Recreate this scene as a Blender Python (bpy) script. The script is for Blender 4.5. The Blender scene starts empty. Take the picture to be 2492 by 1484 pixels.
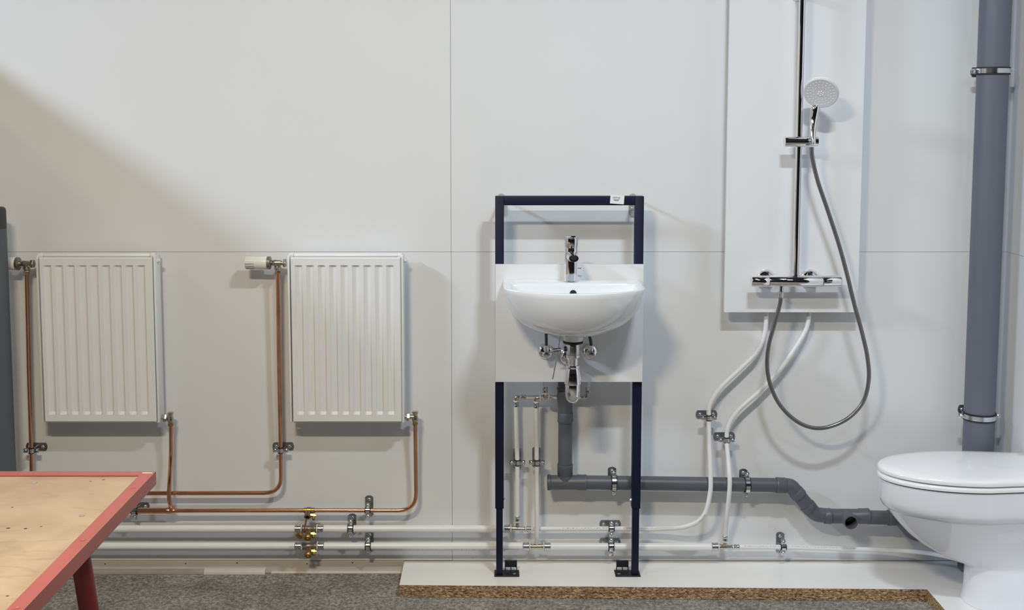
import bpy, bmesh, math, random
from mathutils import Vector, Matrix
random.seed(7)
SC = bpy.context.scene
COL = SC.collection
R = math.radians

# ------------------------------------------------------------------ camera
F, CX, CY = 2800.0, 1208.0, 537.0          # focal length and principal point for a 2492 x 1484 frame
TH = R(5.285)                              # pitch down
DIST, HGT = 4.1, 1.68
cam_d = bpy.data.cameras.new('camera')
cam = bpy.data.objects.new('camera', cam_d); COL.objects.link(cam)
cam.location = (0, -DIST, HGT)
cam.rotation_euler = (R(90) - TH, 0, 0)
cam_d.sensor_width = 36.0
cam_d.lens = F * 36.0 / 2492.0
cam_d.shift_x = (1246.0 - CX) / 2492.0
cam_d.shift_y = -(742.0 - CY) / 2492.0
cam_d.clip_start = 0.05
SC.camera = cam

# ------------------------------------------------------------------ light
world = bpy.data.worlds.new('hall_air'); SC.world = world; world.use_nodes = True
bgn = world.node_tree.nodes['Background']
bgn.inputs[0].default_value = (1.0, 0.96, 0.91, 1)
bgn.inputs[1].default_value = 0.02
SC.view_settings.view_transform = 'Standard'
SC.view_settings.look = 'None'
SC.view_settings.gamma = 1.0
SC.view_settings.use_curve_mapping = False
SC.view_settings.exposure = 0.0

def lamp(name, loc, sx, sy, power, col, rot=(0, 0, 0)):
    d = bpy.data.lights.new(name, 'AREA'); d.shape = 'RECTANGLE'
    d.size, d.size_y, d.energy, d.color = sx, sy, power, col
    o = bpy.data.objects.new(name, d); COL.objects.link(o)
    o.location = loc; o.rotation_euler = rot
    return o
# lamps on a truss in front of the booth, aimed at the rear wall
lamp('truss_lamp', (-0.9, -3.24, 3.14), 0.5, 0.12, 72, (1.0, 0.86, 0.62), (R(8), 0, 0))
lamp('truss_lamp', (1.3, -3.24, 3.14), 0.5, 0.12, 9, (0.62, 0.79, 1.0), (R(8), 0, 0))
lamp('truss_lamp', (-0.8, -2.0, 3.14), 0.35, 0.10, 5, (1.0, 0.84, 0.65), (R(4), 0, 0))
lamp('truss_lamp', (0.8, -2.0, 3.14), 0.30, 0.10, 40, (0.90, 0.965, 1.0), (R(4), 0, 0))
# two lamps over the neighbouring booth on the left
lamp('booth_lamp', (-4.6, -2.6, 3.8), 0.25, 1.0, 122, (0.69, 0.83, 1.0), (R(18), R(-48), 0))
lamp('booth_lamp', (-3.9, -1.5, 3.8), 0.12, 0.7, 18, (1.0, 0.76, 0.42))

# ------------------------------------------------------------------ projection helpers (pixel of the photo + depth -> place)
CAMP = Vector((0, -DIST, HGT))
FWD = Vector((0, math.cos(TH), -math.sin(TH))); UPV = Vector((0, math.sin(TH), math.cos(TH)))
def P(u, v, Y):
    d = FWD + Vector((1, 0, 0)) * ((u - CX) / F) - UPV * ((v - CY) / F)
    return CAMP + d * ((Y + DIST) / d.y)
def S(p):                                   # metres per pixel at a place
    return (p - CAMP).dot(FWD) / F

# ------------------------------------------------------------------ mesh helpers
def new(): return bmesh.new()
def basis(d):
    d = d.normalized()
    a = Vector((0, 0, 1)) if abs(d.z) < 0.9 else Vector((1, 0, 0))
    x = a.cross(d).normalized(); return x, d.cross(x).normalized(), d
def box(bm, lo, hi, bev=0.0, seg=2):
    lo, hi = Vector(lo), Vector(hi)
    vs = [bm.verts.new((x, y, z)) for z in (lo.z, hi.z) for y in (lo.y, hi.y) for x in (lo.x, hi.x)]
    fs = [bm.faces.new([vs[i] for i in q]) for q in ((0,2,3,1),(4,5,7,6),(0,1,5,4),(2,6,7,3),(0,4,6,2),(1,3,7,5))]
    if bev > 0:
        es = list({e for f in fs for e in f.edges})
        bmesh.ops.bevel(bm, geom=es, offset=bev, segments=seg, affect='EDGES', profile=0.5)
    return bm
def obox(bm, c, ax, ay, az, bev=0.0):        # oriented box: centre and half-axis vectors
    vs = [bm.verts.new(c + ax * i + ay * j + az * k) for k in (-1, 1) for j in (-1, 1) for i in (-1, 1)]
    fs = [bm.faces.new([vs[i] for i in q]) for q in ((0,2,3,1),(4,5,7,6),(0,1,5,4),(2,6,7,3),(0,4,6,2),(1,3,7,5))]
    if bev > 0:
        es = list({e for f in fs for e in f.edges})
        bmesh.ops.bevel(bm, geom=es, offset=bev, segments=2, affect='EDGES', profile=0.5)
    return bm
def rings(bm, loops, cap0=True, cap1=True, closed=False):
    L = [[bm.verts.new(p) for p in lp] for lp in loops]
    n = len(L[0])
    rng = range(len(L) if closed else len(L) - 1)
    for i in rng:
        a, b = L[i], L[(i + 1) % len(L)]
        for j in range(n):
            bm.faces.new((a[j], a[(j + 1) % n], b[(j + 1) % n], b[j]))
    if not closed:
        if cap0: bm.faces.new(list(reversed(L[0])))
        if cap1: bm.faces.new(L[-1])
    return bm
def lathe(bm, o, d, prof, seg=20, cap0=True, cap1=True):   # prof: (along, radius)
    x, y, z = basis(Vector(d)); o = Vector(o)
    loops = []
    for t, r in prof:
        loops.append([o + z * t + (x * math.cos(2 * math.pi * k / seg) + y * math.sin(2 * math.pi * k / seg)) * max(r, 1e-5) for k in range(seg)])
    return rings(bm, loops, cap0, cap1)
def hexnut(bm, o, d, L, r):
    return lathe(bm, o, d, [(0, r * .93), (L * .12, r), (L * .88, r), (L, r * .93)], 6)
def fillet(pts, rad, n=7):
    out = [Vector(pts[0])]
    for i in range(1, len(pts) - 1):
        p, a, b = Vector(pts[i]), Vector(pts[i - 1]), Vector(pts[i + 1])
        da, db = (a - p), (b - p)
        r = rad[i] if isinstance(rad, (list, tuple)) else rad
        t = min(r, da.length * .49, db.length * .49)
        s, e = p + da.normalized() * t, p + db.normalized() * t
        for k in range(n + 1):
            q = k / n
            out.append(s * (1 - q) ** 2 + p * 2 * q * (1 - q) + e * q * q)
    out.append(Vector(pts[-1])); return out
def catmull(pts, n=8):
    pts = [Vector(p) for p in pts]; ext = [pts[0] * 2 - pts[1]] + pts + [pts[-1] * 2 - pts[-2]]
    out = []
    for i in range(1, len(ext) - 2):
        a, b, c, d = ext[i - 1:i + 3]
        for k in range(n):
            t = k / n
            out.append(.5 * ((2 * b) + (c - a) * t + (2 * a - 5 * b + 4 * c - d) * t * t + (3 * b - a - 3 * c + d) * t ** 3))
    out.append(pts[-1]); return out
def sweep(bm, pts, r, seg=14, sec=None):
    pts = [Vector(p) for p in pts]
    q = [pts[0]]
    for p in pts[1:]:
        if (p - q[-1]).length > 1e-5: q.append(p)
    pts = q
    tang = [(pts[min(i + 1, len(pts) - 1)] - pts[max(i - 1, 0)]).normalized() for i in range(len(pts))]
    x, y, _ = basis(tang[0]); loops = []
    for i, p in enumerate(pts):
        t = tang[i]
        x = (x - t * x.dot(t)).normalized(); y = t.cross(x)
        rr = r[i] if isinstance(r, (list, tuple)) else r
        loops.append([p + (x * math.cos(2 * math.pi * k / seg) + y * math.sin(2 * math.pi * k / seg)) * rr for k in range(seg)])
    return rings(bm, loops)
def dome(bm, o, d, r, h, seg=14, n=4):
    prof = [(0, r)] + [(h * math.sin(k / n * math.pi / 2), r * math.cos(k / n * math.pi / 2)) for k in range(1, n + 1)]
    return lathe(bm, o, d, prof, seg)

# ------------------------------------------------------------------ objects
WL = {}
def obj(name, bm, mat, parent=None, smooth=True, ang=38):
    bmesh.ops.recalc_face_normals(bm, faces=bm.faces)
    if parent is None:
        xs = [v.co for v in bm.verts]
        loc = Vector(((min(c.x for c in xs) + max(c.x for c in xs)) / 2, (min(c.y for c in xs) + max(c.y for c in xs)) / 2, min(c.z for c in xs)))
    else:
        loc = WL[parent.name]
    bmesh.ops.translate(bm, vec=-loc, verts=bm.verts)
    me = bpy.data.meshes.new(name); bm.to_mesh(me); bm.free()
    me.materials.append(mat if not isinstance(mat, str) else M[mat])
    if smooth:
        me.shade_smooth(); me.set_sharp_from_angle(angle=R(ang))
    o = bpy.data.objects.new(name, me); COL.objects.link(o)
    if parent is None: o.location = loc
    else: o.parent = parent
    WL[o.name] = loc
    return o
def empty(name, loc):
    o = bpy.data.objects.new(name, None); COL.objects.link(o); o.location = loc
    o.empty_display_size = 0.05; WL[o.name] = Vector(loc); return o
def tag(o, label, cat, group=None):
    o['label'] = label; o['category'] = cat
    if group: o['group'] = group
    return o
def thing(name, loc, label, cat, group=None):
    return tag(empty(name, loc), label, cat, group)
def struct(o, label=None):
    o['kind'] = 'structure'
    if label: o['label'] = label
    return o

# ------------------------------------------------------------------ materials (all procedural)
M = {}
def mat(key, col, rough=0.5, metal=0.0, spec=0.5, noise=0.0, nscale=20.0, bump=0.0, bscale=200.0, rnoise=0.0, coat=0.0):
    m = bpy.data.materials.new(key); m.use_nodes = True; M[key] = m
    nt = m.node_tree; b = nt.nodes['Principled BSDF']
    b.inputs['Base Color'].default_value = (*col, 1)
    b.inputs['Roughness'].default_value = rough
    b.inputs['Metallic'].default_value = metal
    b.inputs['Specular IOR Level'].default_value = spec
    b.inputs['Coat Weight'].default_value = coat
    tc = nt.nodes.new('ShaderNodeTexCoord')
    if noise > 0 or rnoise > 0:
        n = nt.nodes.new('ShaderNodeTexNoise'); n.inputs['Scale'].default_value = nscale; n.inputs['Detail'].default_value = 5
        nt.links.new(tc.outputs['Object'], n.inputs['Vector'])
        if noise > 0:
            r = nt.nodes.new('ShaderNodeValToRGB')
            r.color_ramp.elements[0].position = 0.3; r.color_ramp.elements[1].position = 0.7
            r.color_ramp.elements[0].color = (*[c * (1 - noise) for c in col], 1)
            r.color_ramp.elements[1].color = (*[min(1, c * (1 + noise)) for c in col], 1)
            nt.links.new(n.outputs['Fac'], r.inputs['Fac']); nt.links.new(r.outputs['Color'], b.inputs['Base Color'])
        if rnoise > 0:
            mr = nt.nodes.new('ShaderNodeMapRange'); mr.inputs[3].default_value = max(0, rough - rnoise); mr.inputs[4].default_value = rough + rnoise
            nt.links.new(n.outputs['Fac'], mr.inputs[0]); nt.links.new(mr.outputs[0], b.inputs['Roughness'])
    if bump > 0:
        n2 = nt.nodes.new('ShaderNodeTexNoise'); n2.inputs['Scale'].default_value = bscale; n2.inputs['Detail'].default_value = 3
        nt.links.new(tc.outputs['Object'], n2.inputs['Vector'])
        bp = nt.nodes.new('ShaderNodeBump'); bp.inputs['Strength'].default_value = bump; bp.inputs['Distance'].default_value = 0.002
        nt.links.new(n2.outputs['Fac'], bp.inputs['Height']); nt.links.new(bp.outputs['Normal'], b.inputs['Normal'])
    return m
mat('wall_panel', (0.765, 0.783, 0.812), 0.42, noise=0.012, nscale=3.0, spec=0.35)
mat('wall_core', (0.50, 0.49, 0.48), 0.9, noise=0.1)
mat('base_strip', (0.62, 0.57, 0.53), 0.6, noise=0.06, nscale=9)
mat('trim_white', (0.60, 0.57, 0.54), 0.45, noise=0.08, nscale=14)
mat('trim_brown', (0.33, 0.29, 0.26), 0.6, noise=0.15, nscale=14)
mat('reflect_dark', (0.05, 0.05, 0.055), 0.8, noise=0.3, nscale=1.5)  # dark tone of the added wall that the chrome mirrors
mat('hole', (0.012, 0.012, 0.014), 0.8, noise=0.05)
mat('laminate', (0.88, 0.88, 0.88), 0.33, noise=0.012, nscale=4)
mat('board_white', (0.80, 0.815, 0.85), 0.30, noise=0.010, nscale=4)
mat('ceramic', (0.84, 0.87, 0.92), 0.07, noise=0.006, nscale=3, coat=0.3)
mat('ceramic_wc', (0.79, 0.81, 0.89), 0.08, noise=0.006, nscale=3, coat=0.3)
mat('seat_plastic', (0.89, 0.90, 0.94), 0.14, noise=0.006, nscale=3)
mat('radiator', (0.81, 0.825, 0.845), 0.32, noise=0.01, nscale=5)
mat('plastic_white', (0.80, 0.79, 0.76), 0.35, noise=0.02, nscale=40)
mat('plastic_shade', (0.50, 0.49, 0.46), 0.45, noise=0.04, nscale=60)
mat('pipe_white', (0.83, 0.845, 0.865), 0.30, noise=0.02, nscale=25)
mat('pipe_grey', (0.098, 0.108, 0.132), 0.42, noise=0.05, nscale=12)
mat('pipe_stack', (0.125, 0.138, 0.178), 0.45, noise=0.03, nscale=6)
mat('pipe_post', (0.10, 0.112, 0.135), 0.5, noise=0.03, nscale=8)
mat('rubber', (0.012, 0.013, 0.017), 0.55, noise=0.1)
mat('rubber_grey', (0.055, 0.055, 0.06), 0.6, noise=0.1)
mat('chrome', (0.82, 0.82, 0.84), 0.06, 1.0, rnoise=0.02, nscale=30)
mat('steel', (0.62, 0.63, 0.65), 0.24, 1.0, noise=0.06, nscale=60)
mat('zinc', (0.36, 0.38, 0.41), 0.30, 1.0, noise=0.12, nscale=70)
mat('zinc_dull', (0.50, 0.50, 0.50), 0.55, 0.5, noise=0.1, nscale=70)
mat('zinc_bright', (0.68, 0.70, 0.73), 0.18, 1.0, noise=0.08, nscale=70)
mat('nickel', (0.60, 0.55, 0.48), 0.25, 1.0, noise=0.1, nscale=60)
mat('pewter', (0.34, 0.31, 0.28), 0.45, 1.0, noise=0.15, nscale=90)
mat('brass', (0.46, 0.34, 0.15), 0.30, 1.0, noise=0.15, nscale=60)
mat('brass_old', (0.36, 0.24, 0.09), 0.42, 1.0, noise=0.2, nscale=60)
mat('copper', (0.72, 0.385, 0.25), 0.22, 1.0, noise=0.16, nscale=14, rnoise=0.0)
mat('navy_steel', (0.0065, 0.008, 0.033), 0.5, spec=0.3, noise=0.06, nscale=30)
mat('navy_foot', (0.010, 0.011, 0.022), 0.45, noise=0.06, nscale=30)
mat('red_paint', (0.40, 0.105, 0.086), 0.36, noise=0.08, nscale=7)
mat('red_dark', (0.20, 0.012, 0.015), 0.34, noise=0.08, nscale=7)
mat('red_strap', (0.14, 0.02, 0.02), 0.5, noise=0.1)
mat('hose', (0.22, 0.22, 0.235), 0.28, 0.75, noise=0.05, nscale=50)
mat('nozzle', (0.88, 0.88, 0.92), 0.35, noise=0.01)
mat('spray_face', (0.66, 0.66, 0.72), 0.4, noise=0.02)
mat('paper', (0.82, 0.83, 0.86), 0.6, noise=0.02)
mat('ink', (0.05, 0.05, 0.07), 0.7, noise=0.1)
mat('ink_grey', (0.30, 0.31, 0.36), 0.7, noise=0.1)
mat('print', (0.24, 0.24, 0.24), 0.6, noise=0.2, nscale=300)

def ramp_mat(key, rough, build, bump=0.0):
    m = bpy.data.materials.new(key); m.use_nodes = True; M[key] = m
    nt = m.node_tree; b = nt.nodes['Principled BSDF']; b.inputs['Roughness'].default_value = rough
    b.inputs['Specular IOR Level'].default_value = 0.25
    tc = nt.nodes.new('ShaderNodeTexCoord')
    col, hgt = build(nt, tc)
    nt.links.new(col, b.inputs['Base Color'])
    if bump:
        bp = nt.nodes.new('ShaderNodeBump'); bp.inputs['Strength'].default_value = bump; bp.inputs['Distance'].default_value = 0.004
        nt.links.new(hgt, bp.inputs['Height']); nt.links.new(bp.outputs['Normal'], b.inputs['Normal'])
    return m
def node_noise(nt, tc, scale, detail=4, sx=(1, 1, 1), rough=0.6, dist=0.0):
    mp = nt.nodes.new('ShaderNodeMapping'); mp.inputs['Scale'].default_value = sx
    nt.links.new(tc.outputs['Object'], mp.inputs['Vector'])
    n = nt.nodes.new('ShaderNodeTexNoise'); n.inputs['Scale'].default_value = scale; n.inputs['Detail'].default_value = detail
    n.inputs['Roughness'].default_value = rough; n.inputs['Distortion'].default_value = dist
    nt.links.new(mp.outputs[0], n.inputs['Vector']); return n.outputs['Fac']
def node_ramp(nt, fac, stops):
    r = nt.nodes.new('ShaderNodeValToRGB')
    while len(r.color_ramp.elements) < len(stops): r.color_ramp.elements.new(0.5)
    for e, (p, c) in zip(r.color_ramp.elements, stops): e.position = p; e.color = (*c, 1)
    nt.links.new(fac, r.inputs['Fac']); return r.outputs['Color']
def node_mix(nt, a, b, fac, mode='MIX'):
    m = nt.nodes.new('ShaderNodeMix'); m.data_type = 'RGBA'; m.blend_type = mode
    if isinstance(fac, float): m.inputs['Factor'].default_value = fac
    else: nt.links.new(fac, m.inputs['Factor'])
    nt.links.new(a, m.inputs['A']); nt.links.new(b, m.inputs['B']); return m.outputs['Result']
def carpet(nt, tc):
    big = node_ramp(nt, node_noise(nt, tc, 5, 4), [(0.3, (0.21, 0.197, 0.182)), (0.7, (0.345, 0.33, 0.31))])
    fine = node_noise(nt, tc, 85, 6, rough=0.8)
    fc = node_ramp(nt, fine, [(0.32, (0.30, 0.30, 0.30)), (0.49, (0.95, 0.95, 0.95)), (0.66, (2.0, 2.0, 2.0))])
    return node_mix(nt, big, fc, 1.0, 'MULTIPLY'), fine
ramp_mat('carpet', 0.95, carpet, 0.9)
def chip(nt, tc):
    f = node_noise(nt, tc, 190, 3, (0.45, 0.6, 1.25), 0.7, 0.6)
    c = node_ramp(nt, f, [(0.30, (0.035, 0.018, 0.009)), (0.41, (0.18, 0.105, 0.055)), (0.52, (0.40, 0.265, 0.15)), (0.66, (0.78, 0.60, 0.39))])
    return c, f
ramp_mat('chipboard', 0.8, chip, 0.6)
def ply(nt, tc):
    a = node_noise(nt, tc, 3.2, 5, (1.0, 1.0, 1.0), 0.55, 1.6)
    b = node_noise(nt, tc, 9, 4, (0.35, 1.6, 1.0), 0.6, 2.2)
    ca = node_ramp(nt, a, [(0.30, (0.375, 0.268, 0.174)), (0.55, (0.445, 0.327, 0.216)), (0.75, (0.49, 0.368, 0.247))])
    cb = node_ramp(nt, b, [(0.25, (0.80, 0.77, 0.74)), (0.45, (1, 1, 1)), (0.75, (1.04, 1.03, 1.0))])
    return node_mix(nt, ca, cb, 1.0, 'MULTIPLY'), b
ramp_mat('plywood', 0.6, ply, 0.08)

# ================================================================== setting
X_L, X_R, Z_TOP = -2.33, P(2449, 613, 0).x, 2.44
Z_SEAM = P(1000, 613, 0).z
X_SEAM = P(1098, 600, 0).x
Z_PANEL = P(700, 1364, 0).z
struct(obj('floor', box(new(), (-6, -9, -0.02), (6, 0.03, 0)), 'carpet', smooth=False), 'mottled grey felt carpet floor')
wb = struct(obj('wall_back', box(new(), (X_L - .05, 0.013, 0), (X_R + .05, 0.05, Z_TOP)), 'wall_core', smooth=False), 'white panelled rear wall of the booth')
g = 0.0005
for (x0, x1) in ((X_L, X_SEAM), (X_SEAM, X_R)):
    for (z0, z1) in ((Z_PANEL if x0 < X_SEAM else 0.0445, Z_SEAM), (Z_SEAM, Z_TOP)):
        obj('wall_panel', box(new(), (x0 + (g if x0 == X_SEAM else 0), 0, z0 + g), (x1 - g if x1 == X_SEAM else x1 + .0120, 0.0128, z1 - g), 0.0005, 1), 'wall_panel', wb, smooth=False)
wr = struct(obj('wall_right', box(new(), (X_R + .013, -1.3, 0), (X_R + .05, 0.0129, Z_TOP)), 'wall_core', smooth=False), 'white panelled side wall on the right')
for (z0, z1) in ((0.0, Z_SEAM), (Z_SEAM, Z_TOP)):
    obj('wall_panel', box(new(), (X_R, -1.3, z0 + g), (X_R + .0128, 0, z1 - g), 0.0007, 1), 'wall_panel', wr, smooth=False)
struct(obj('wall_front_reflect', box(new(), (-6, -8.99, 0), (6, -8.9, 3.2)), 'reflect_dark', smooth=False), 'unseen dark wall added behind the viewer for the chrome to reflect')  # out of view, added to give the chrome dark reflections
struct(obj('wall_left', box(new(), (X_L - .03, -1.7, 0), (X_L, 0.0129, 2.235)), 'wall_panel', smooth=False), 'white partition on the left, outside the picture')
# kick strip with screw holes and a loose quarter-round bead
XP0 = P(985, 1364, 0).x
bb = struct(obj('baseboard_back', box(new(), (X_L, -0.004, 0), (XP0 - .002, 0.0128, Z_PANEL - .001), 0.001, 1), 'base_strip', smooth=False), 'dull beige kick strip under the wall panels')
for (u, v) in ((256, 1372), (452, 1371), (577, 1369.5), (747, 1371.5), (858, 1369)):
    p = P(u, v, -0.004)
    obj('screw_hole', lathe(new(), p + Vector((0, .0005, 0)), (0, -1, 0), [(0, .0027), (.0009, .0024)], 8), 'hole', bb)
def quarter(name, x0, x1, r, m, label, drop=0.0):
    loops = []
    for x in (x0, x1):
        lp = [Vector((x, -0.0045, 0.0008)), Vector((x, -0.0045, r))]
        for k in range(1, 6):
            a = math.pi / 2 * (1 - k / 5)
            lp.append(Vector((x, -0.0045 - r * math.cos(a) * .95, 0.0008 + (r - .0008) * math.sin(a))))
        loops.append(lp)
    return struct(obj(name, rings(new(), loops), m), label)
quarter('trim_1', P(497, 1385, -.01).x, P(646, 1385, -.01).x, .019, 'trim_white', 'short white quarter-round bead along the wall foot')
quarter('trim_2', X_L + .01, P(496, 1385, -.01).x, .016, 'trim_brown', 'dull brown quarter-round bead at the wall foot behind the red table')
quarter('trim_3', P(660, 1385, -.01).x, XP0 - .004, .008, 'base_strip', 'thin ragged beige edge strip along the carpet')

# ================================================================== step of stacked boards
ZT = 0.044
def prism(bm, poly, z0, z1):
    return rings(bm, [[Vector((x, y, z0)) for x, y in poly], [Vector((x, y, z1)) for x, y in poly]])
def on_z(u, v, z):                         # place where the ray of a pixel meets height z
    d = FWD + Vector((1, 0, 0)) * ((u - CX) / F) - UPV * ((v - CY) / F)
    return CAMP + d * ((z - HGT) / d.z)
A = on_z(972, 1423, ZT); B = on_z(2256, 1433.5, ZT)
B2 = on_z(2300, 1484, ZT)
plat = thing('board_step', (0.8, -0.12, 0), 'low white laminate step of stacked chipboard under basin frame and toilet', 'step')
XB = P(984, 1364, 0).x
yr = A.y + (B.y - A.y) * (X_R - A.x) / (B.x - A.x)
poly1 = [(A.x, A.y), (X_R - .003, yr), (X_R - .003, -.0006), (XB, -.0006)]
slope = (B2.x - B.x) / (B2.y - B.y)
xe = B.x + slope * (-1.2 - B.y)
poly2 = [(B.x, B.y - .0012), (B.x + slope * (-1.2 - B.y), -1.2), (X_R - .003, -1.2), (X_R - .003, yr - .0012)]
for poly in (poly1, poly2):
    lowb = obj('board', prism(new(), poly, 0.001, 0.0212), 'chipboard', plat, smooth=False)
    ctr = [sum(q[i] for q in poly) / 4 for i in (0, 1)]
    upb = obj('board', prism(new(), poly, 0.0222, 0.0432), 'chipboard', plat, smooth=False)
    obj('laminate_face', prism(new(), poly, 0.0433, 0.0440), 'laminate', upb, smooth=False)

# ================================================================== radiators
def radiator(u0, u1, uf0, uf1, label):
    """u0..u1: outer case in pixels at mid height, uf: front plate"""
    YF, YB = -0.105, -0.032
    zt, zb = P(u1, 624, YF).z, P(u1, 1031, YF).z
    vm = 825
    x0, x1 = P(u0, vm, -.09).x, P(u1, vm, -.09).x
    f0, f1 = P(uf0, vm, YF).x, P(uf1, vm, YF).x
    t = thing('radiator', ((x0 + x1) / 2, -.07, zb), label, 'radiator', 'panel radiators on the rear wall')
    obj('case', box(new(), (x0 + .010, YB - .030, zb + .004), (x1 - .010, YB, zt - .012), 0.004), 'radiator', t)
    # front plate with nine pressed flutes
    zf0, zf1 = zb + .006, zt - .004
    n = 9; uL = uf0 + (716 - 709) * (uf1 - uf0) / 267.; pitch = (f1 - f0) / 267. * 27.7
    xs = [(f0, 0), (f0 + .003, 0)]; first = f0 + (729 - 709) / 267. * (f1 - f0)
    hw = .0100
    for k in range(n):
        c = first + k * pitch
        xs += [(c - hw - .0035, 0), (c - hw + .0015, 1), (c + hw - .0015, 1), (c + hw + .0035, 0)]
    xs += [(f1 - .003, 0), (f1, 0)]
    zt1 = P(uf1, 645, YF).z; zb1 = P(uf1, 1009, YF).z
    zs = [(zf0, 0), (zf0 + .003, 0), (zb1, 0), (zb1 + .010, 1), (zt1 - .007, 1), (zt1, 0), (zf1 - .003, 0), (zf1, 0)]
    bm = new(); G = []
    for z, iz in zs:
        row = []
        for x, ix in xs:
            edge = (x in (f0, f1)) or (z in (zf0, zf1))
            row.append(bm.verts.new((x, YF + (.004 if edge else 0) + .0075 * ix * iz, z)))
        G.append(row)
    for i in range(len(zs) - 1):
        for j in range(len(xs) - 1):
            bm.faces.new((G[i][j], G[i][j + 1], G[i + 1][j + 1], G[i + 1][j]))
    loop = G[0] + [r[-1] for r in G[1:]] + list(reversed(G[-1][:-1])) + [r[0] for r in reversed(G[1:-1])]
    back = [bm.verts.new((v.co.x, YF + .016, v.co.z)) for v in loop]
    for k in range(len(loop)):
        bm.faces.new((loop[k], loop[(k + 1) % len(loop)], back[(k + 1) % len(loop)], back[k]))
    bm.faces.new(back)
    obj('front_plate', bm, 'radiator', t, ang=25)
    # side cheeks and rounded top edge
    for xa, xb in ((x0, x0 + .0085), (x1 - .0085, x1)):
        obj('side_panel', box(new(), (xa, YB - .062, zb), (xb, YB, zt + .002), 0.003), 'radiator', t)
    obj('bottom_flange', box(new(), (x0 + .009, YB - .058, zb), (x1 - .009, YB - .031, zb + .0035), 0.001, 1), 'radiator', t)
    tp = obj('top_rail', lathe(new(), (x0 + .022, -.077, zt + .000), (1, 0, 0), [(0, .0075), (.002, .0085), (x1 - x0 - .046, .0085), (x1 - x0 - .044, .0075)], 16), 'radiator', t)
    obj('top_grille', box(new(), (x0 + .010, -.070, zt - .004), (x1 - .010, YB - .004, zt + .003), 0.002, 1), 'radiator', t)
    for xa, xb in ((x0 + .003, x0 + .022), (x1 - .022, x1 - .003)):
        obj('corner_cap', box(new(), (xa, -.0865, zt - .006), (xb, -.062, zt + .009), 0.004), 'radiator', t)
    vz = P(u1, 634, -.07).z
    v = obj('air_vent', lathe(new(), (x1, -.068, vz), (1, 0, 0), [(0, .0085), (.0035, .0085), (.004, .006), (.010, .006), (.0105, .0045)], 12), 'plastic_white', t)
    return x0, x1, zb, zt
RA = radiator(95, 384, 101, 374, 'white panel radiator at the far left, above the red table')
RB = radiator(702.5, 983, 709.5, 976, 'white panel radiator between the copper riser and the vertical wall seam')

YV = -0.066
def thermo(u_rad, u_pipe, u_head, v, label, lab_pipe=None):
    """thermostatic valve; valve body at pixel row v, tail pipe leaving downwards"""
    pr, pp, ph = P(u_rad, v, YV), P(u_pipe, v + 1.5, YV), P(u_head, v + 1.5, YV)
    z = pp.z
    t = thing('thermostatic_valve', (pp.x, YV, z - .04), label, 'valve', 'thermostatic radiator valves')
    b = new()
    lathe(b, (pp.x - .022, YV, z), (1, 0, 0), [(0, .010), (.012, .0125), (.020, .0115), (.034, .0105), (.036, .0085), (max(.037, pr.x - pp.x + .008), .0085)], 16)
    lathe(b, (pp.x, YV, z), (0, 0, -1), [(0, .010), (.012, .0100), (.014, .0125), (.022, .0125), (.026, .0095)], 16)
    obj('valve_body', b, 'nickel', t)
    obj('union_nut', hexnut(new(), (pr.x - .013, YV, z), (1, 0, 0), .011, .0155), 'nickel', t)
    obj('compression_nut', hexnut(new(), (pp.x, YV, z - .026), (0, 0, -1), .012, .0105), 'brass', t)
    obj('collar', lathe(new(), (pp.x - .036, YV, z), (1, 0, 0), [(0, .022), (.002, .0232), (.010, .0232), (.012, .021), (.014, .012)], 24), 'pewter', t)
    L = pp.x - .036 - ph.x
    hd = obj('thermostat_head', lathe(new(), (pp.x - .0362, YV, z), (-1, 0, 0), [(0, .0225), (.002, .0232), (L * .52, .0226), (L * .55, .0212), (L * .97, .0200), (L, .0180)], 28), 'plastic_white', t)
    for k in range(14):
        a = 2 * math.pi * k / 14
        c = Vector((ph.x + L * .23, YV + .0208 * math.cos(a), z + .0208 * math.sin(a)))
        n = Vector((0, math.cos(a), math.sin(a)))
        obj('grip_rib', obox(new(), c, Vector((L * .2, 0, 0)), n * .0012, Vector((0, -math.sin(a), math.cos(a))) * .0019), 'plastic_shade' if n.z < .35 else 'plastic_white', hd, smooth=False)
    return Vector((pp.x, YV, z - .038))
V1 = thermo(84, 64, 2, 640, 'thermostatic valve with white head on the far-left radiator, partly behind the grey post')
V2 = thermo(698, 675.5, 597.5, 638, 'thermostatic valve with white ribbed head on the radiator beside the wall seam')

def lockshield(x1, u_pipe, v, label):
    pp = P(u_pipe, v, YV); z = pp.z
    t = thing('lockshield_valve', (pp.x, YV, z - .03), label, 'valve', 'lockshield return valves')
    b = new()
    lathe(b, (x1 + .001, YV, z), (1, 0, 0), [(0, .0085), (max(.002, pp.x - x1), .0085)], 14)
    lathe(b, (pp.x, YV, z + .020), (0, 0, -1), [(0, .0105), (.003, .0110), (.012, .0080), (.020, .0100), (.028, .0125), (.036, .0115), (.038, .0095)], 16)
    obj('valve_body', b, 'nickel', t)
    obj('union_nut', hexnut(new(), (x1 + .005, YV, z), (1, 0, 0), .013, .0150), 'nickel', t)
    obj('compression_nut', hexnut(new(), (pp.x, YV, z - .018), (0, 0, -1), .011, .0105), 'brass', t)
    return Vector((pp.x, YV, z - .0295))
V3 = lockshield(RA[1], 415.5, 1016, 'brass and nickel return valve at the lower right corner of the far-left radiator')
V4 = lockshield(RB[1], 1010.5, 1014, 'nickel return valve at the lower right corner of the radiator by the wall seam')

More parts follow.
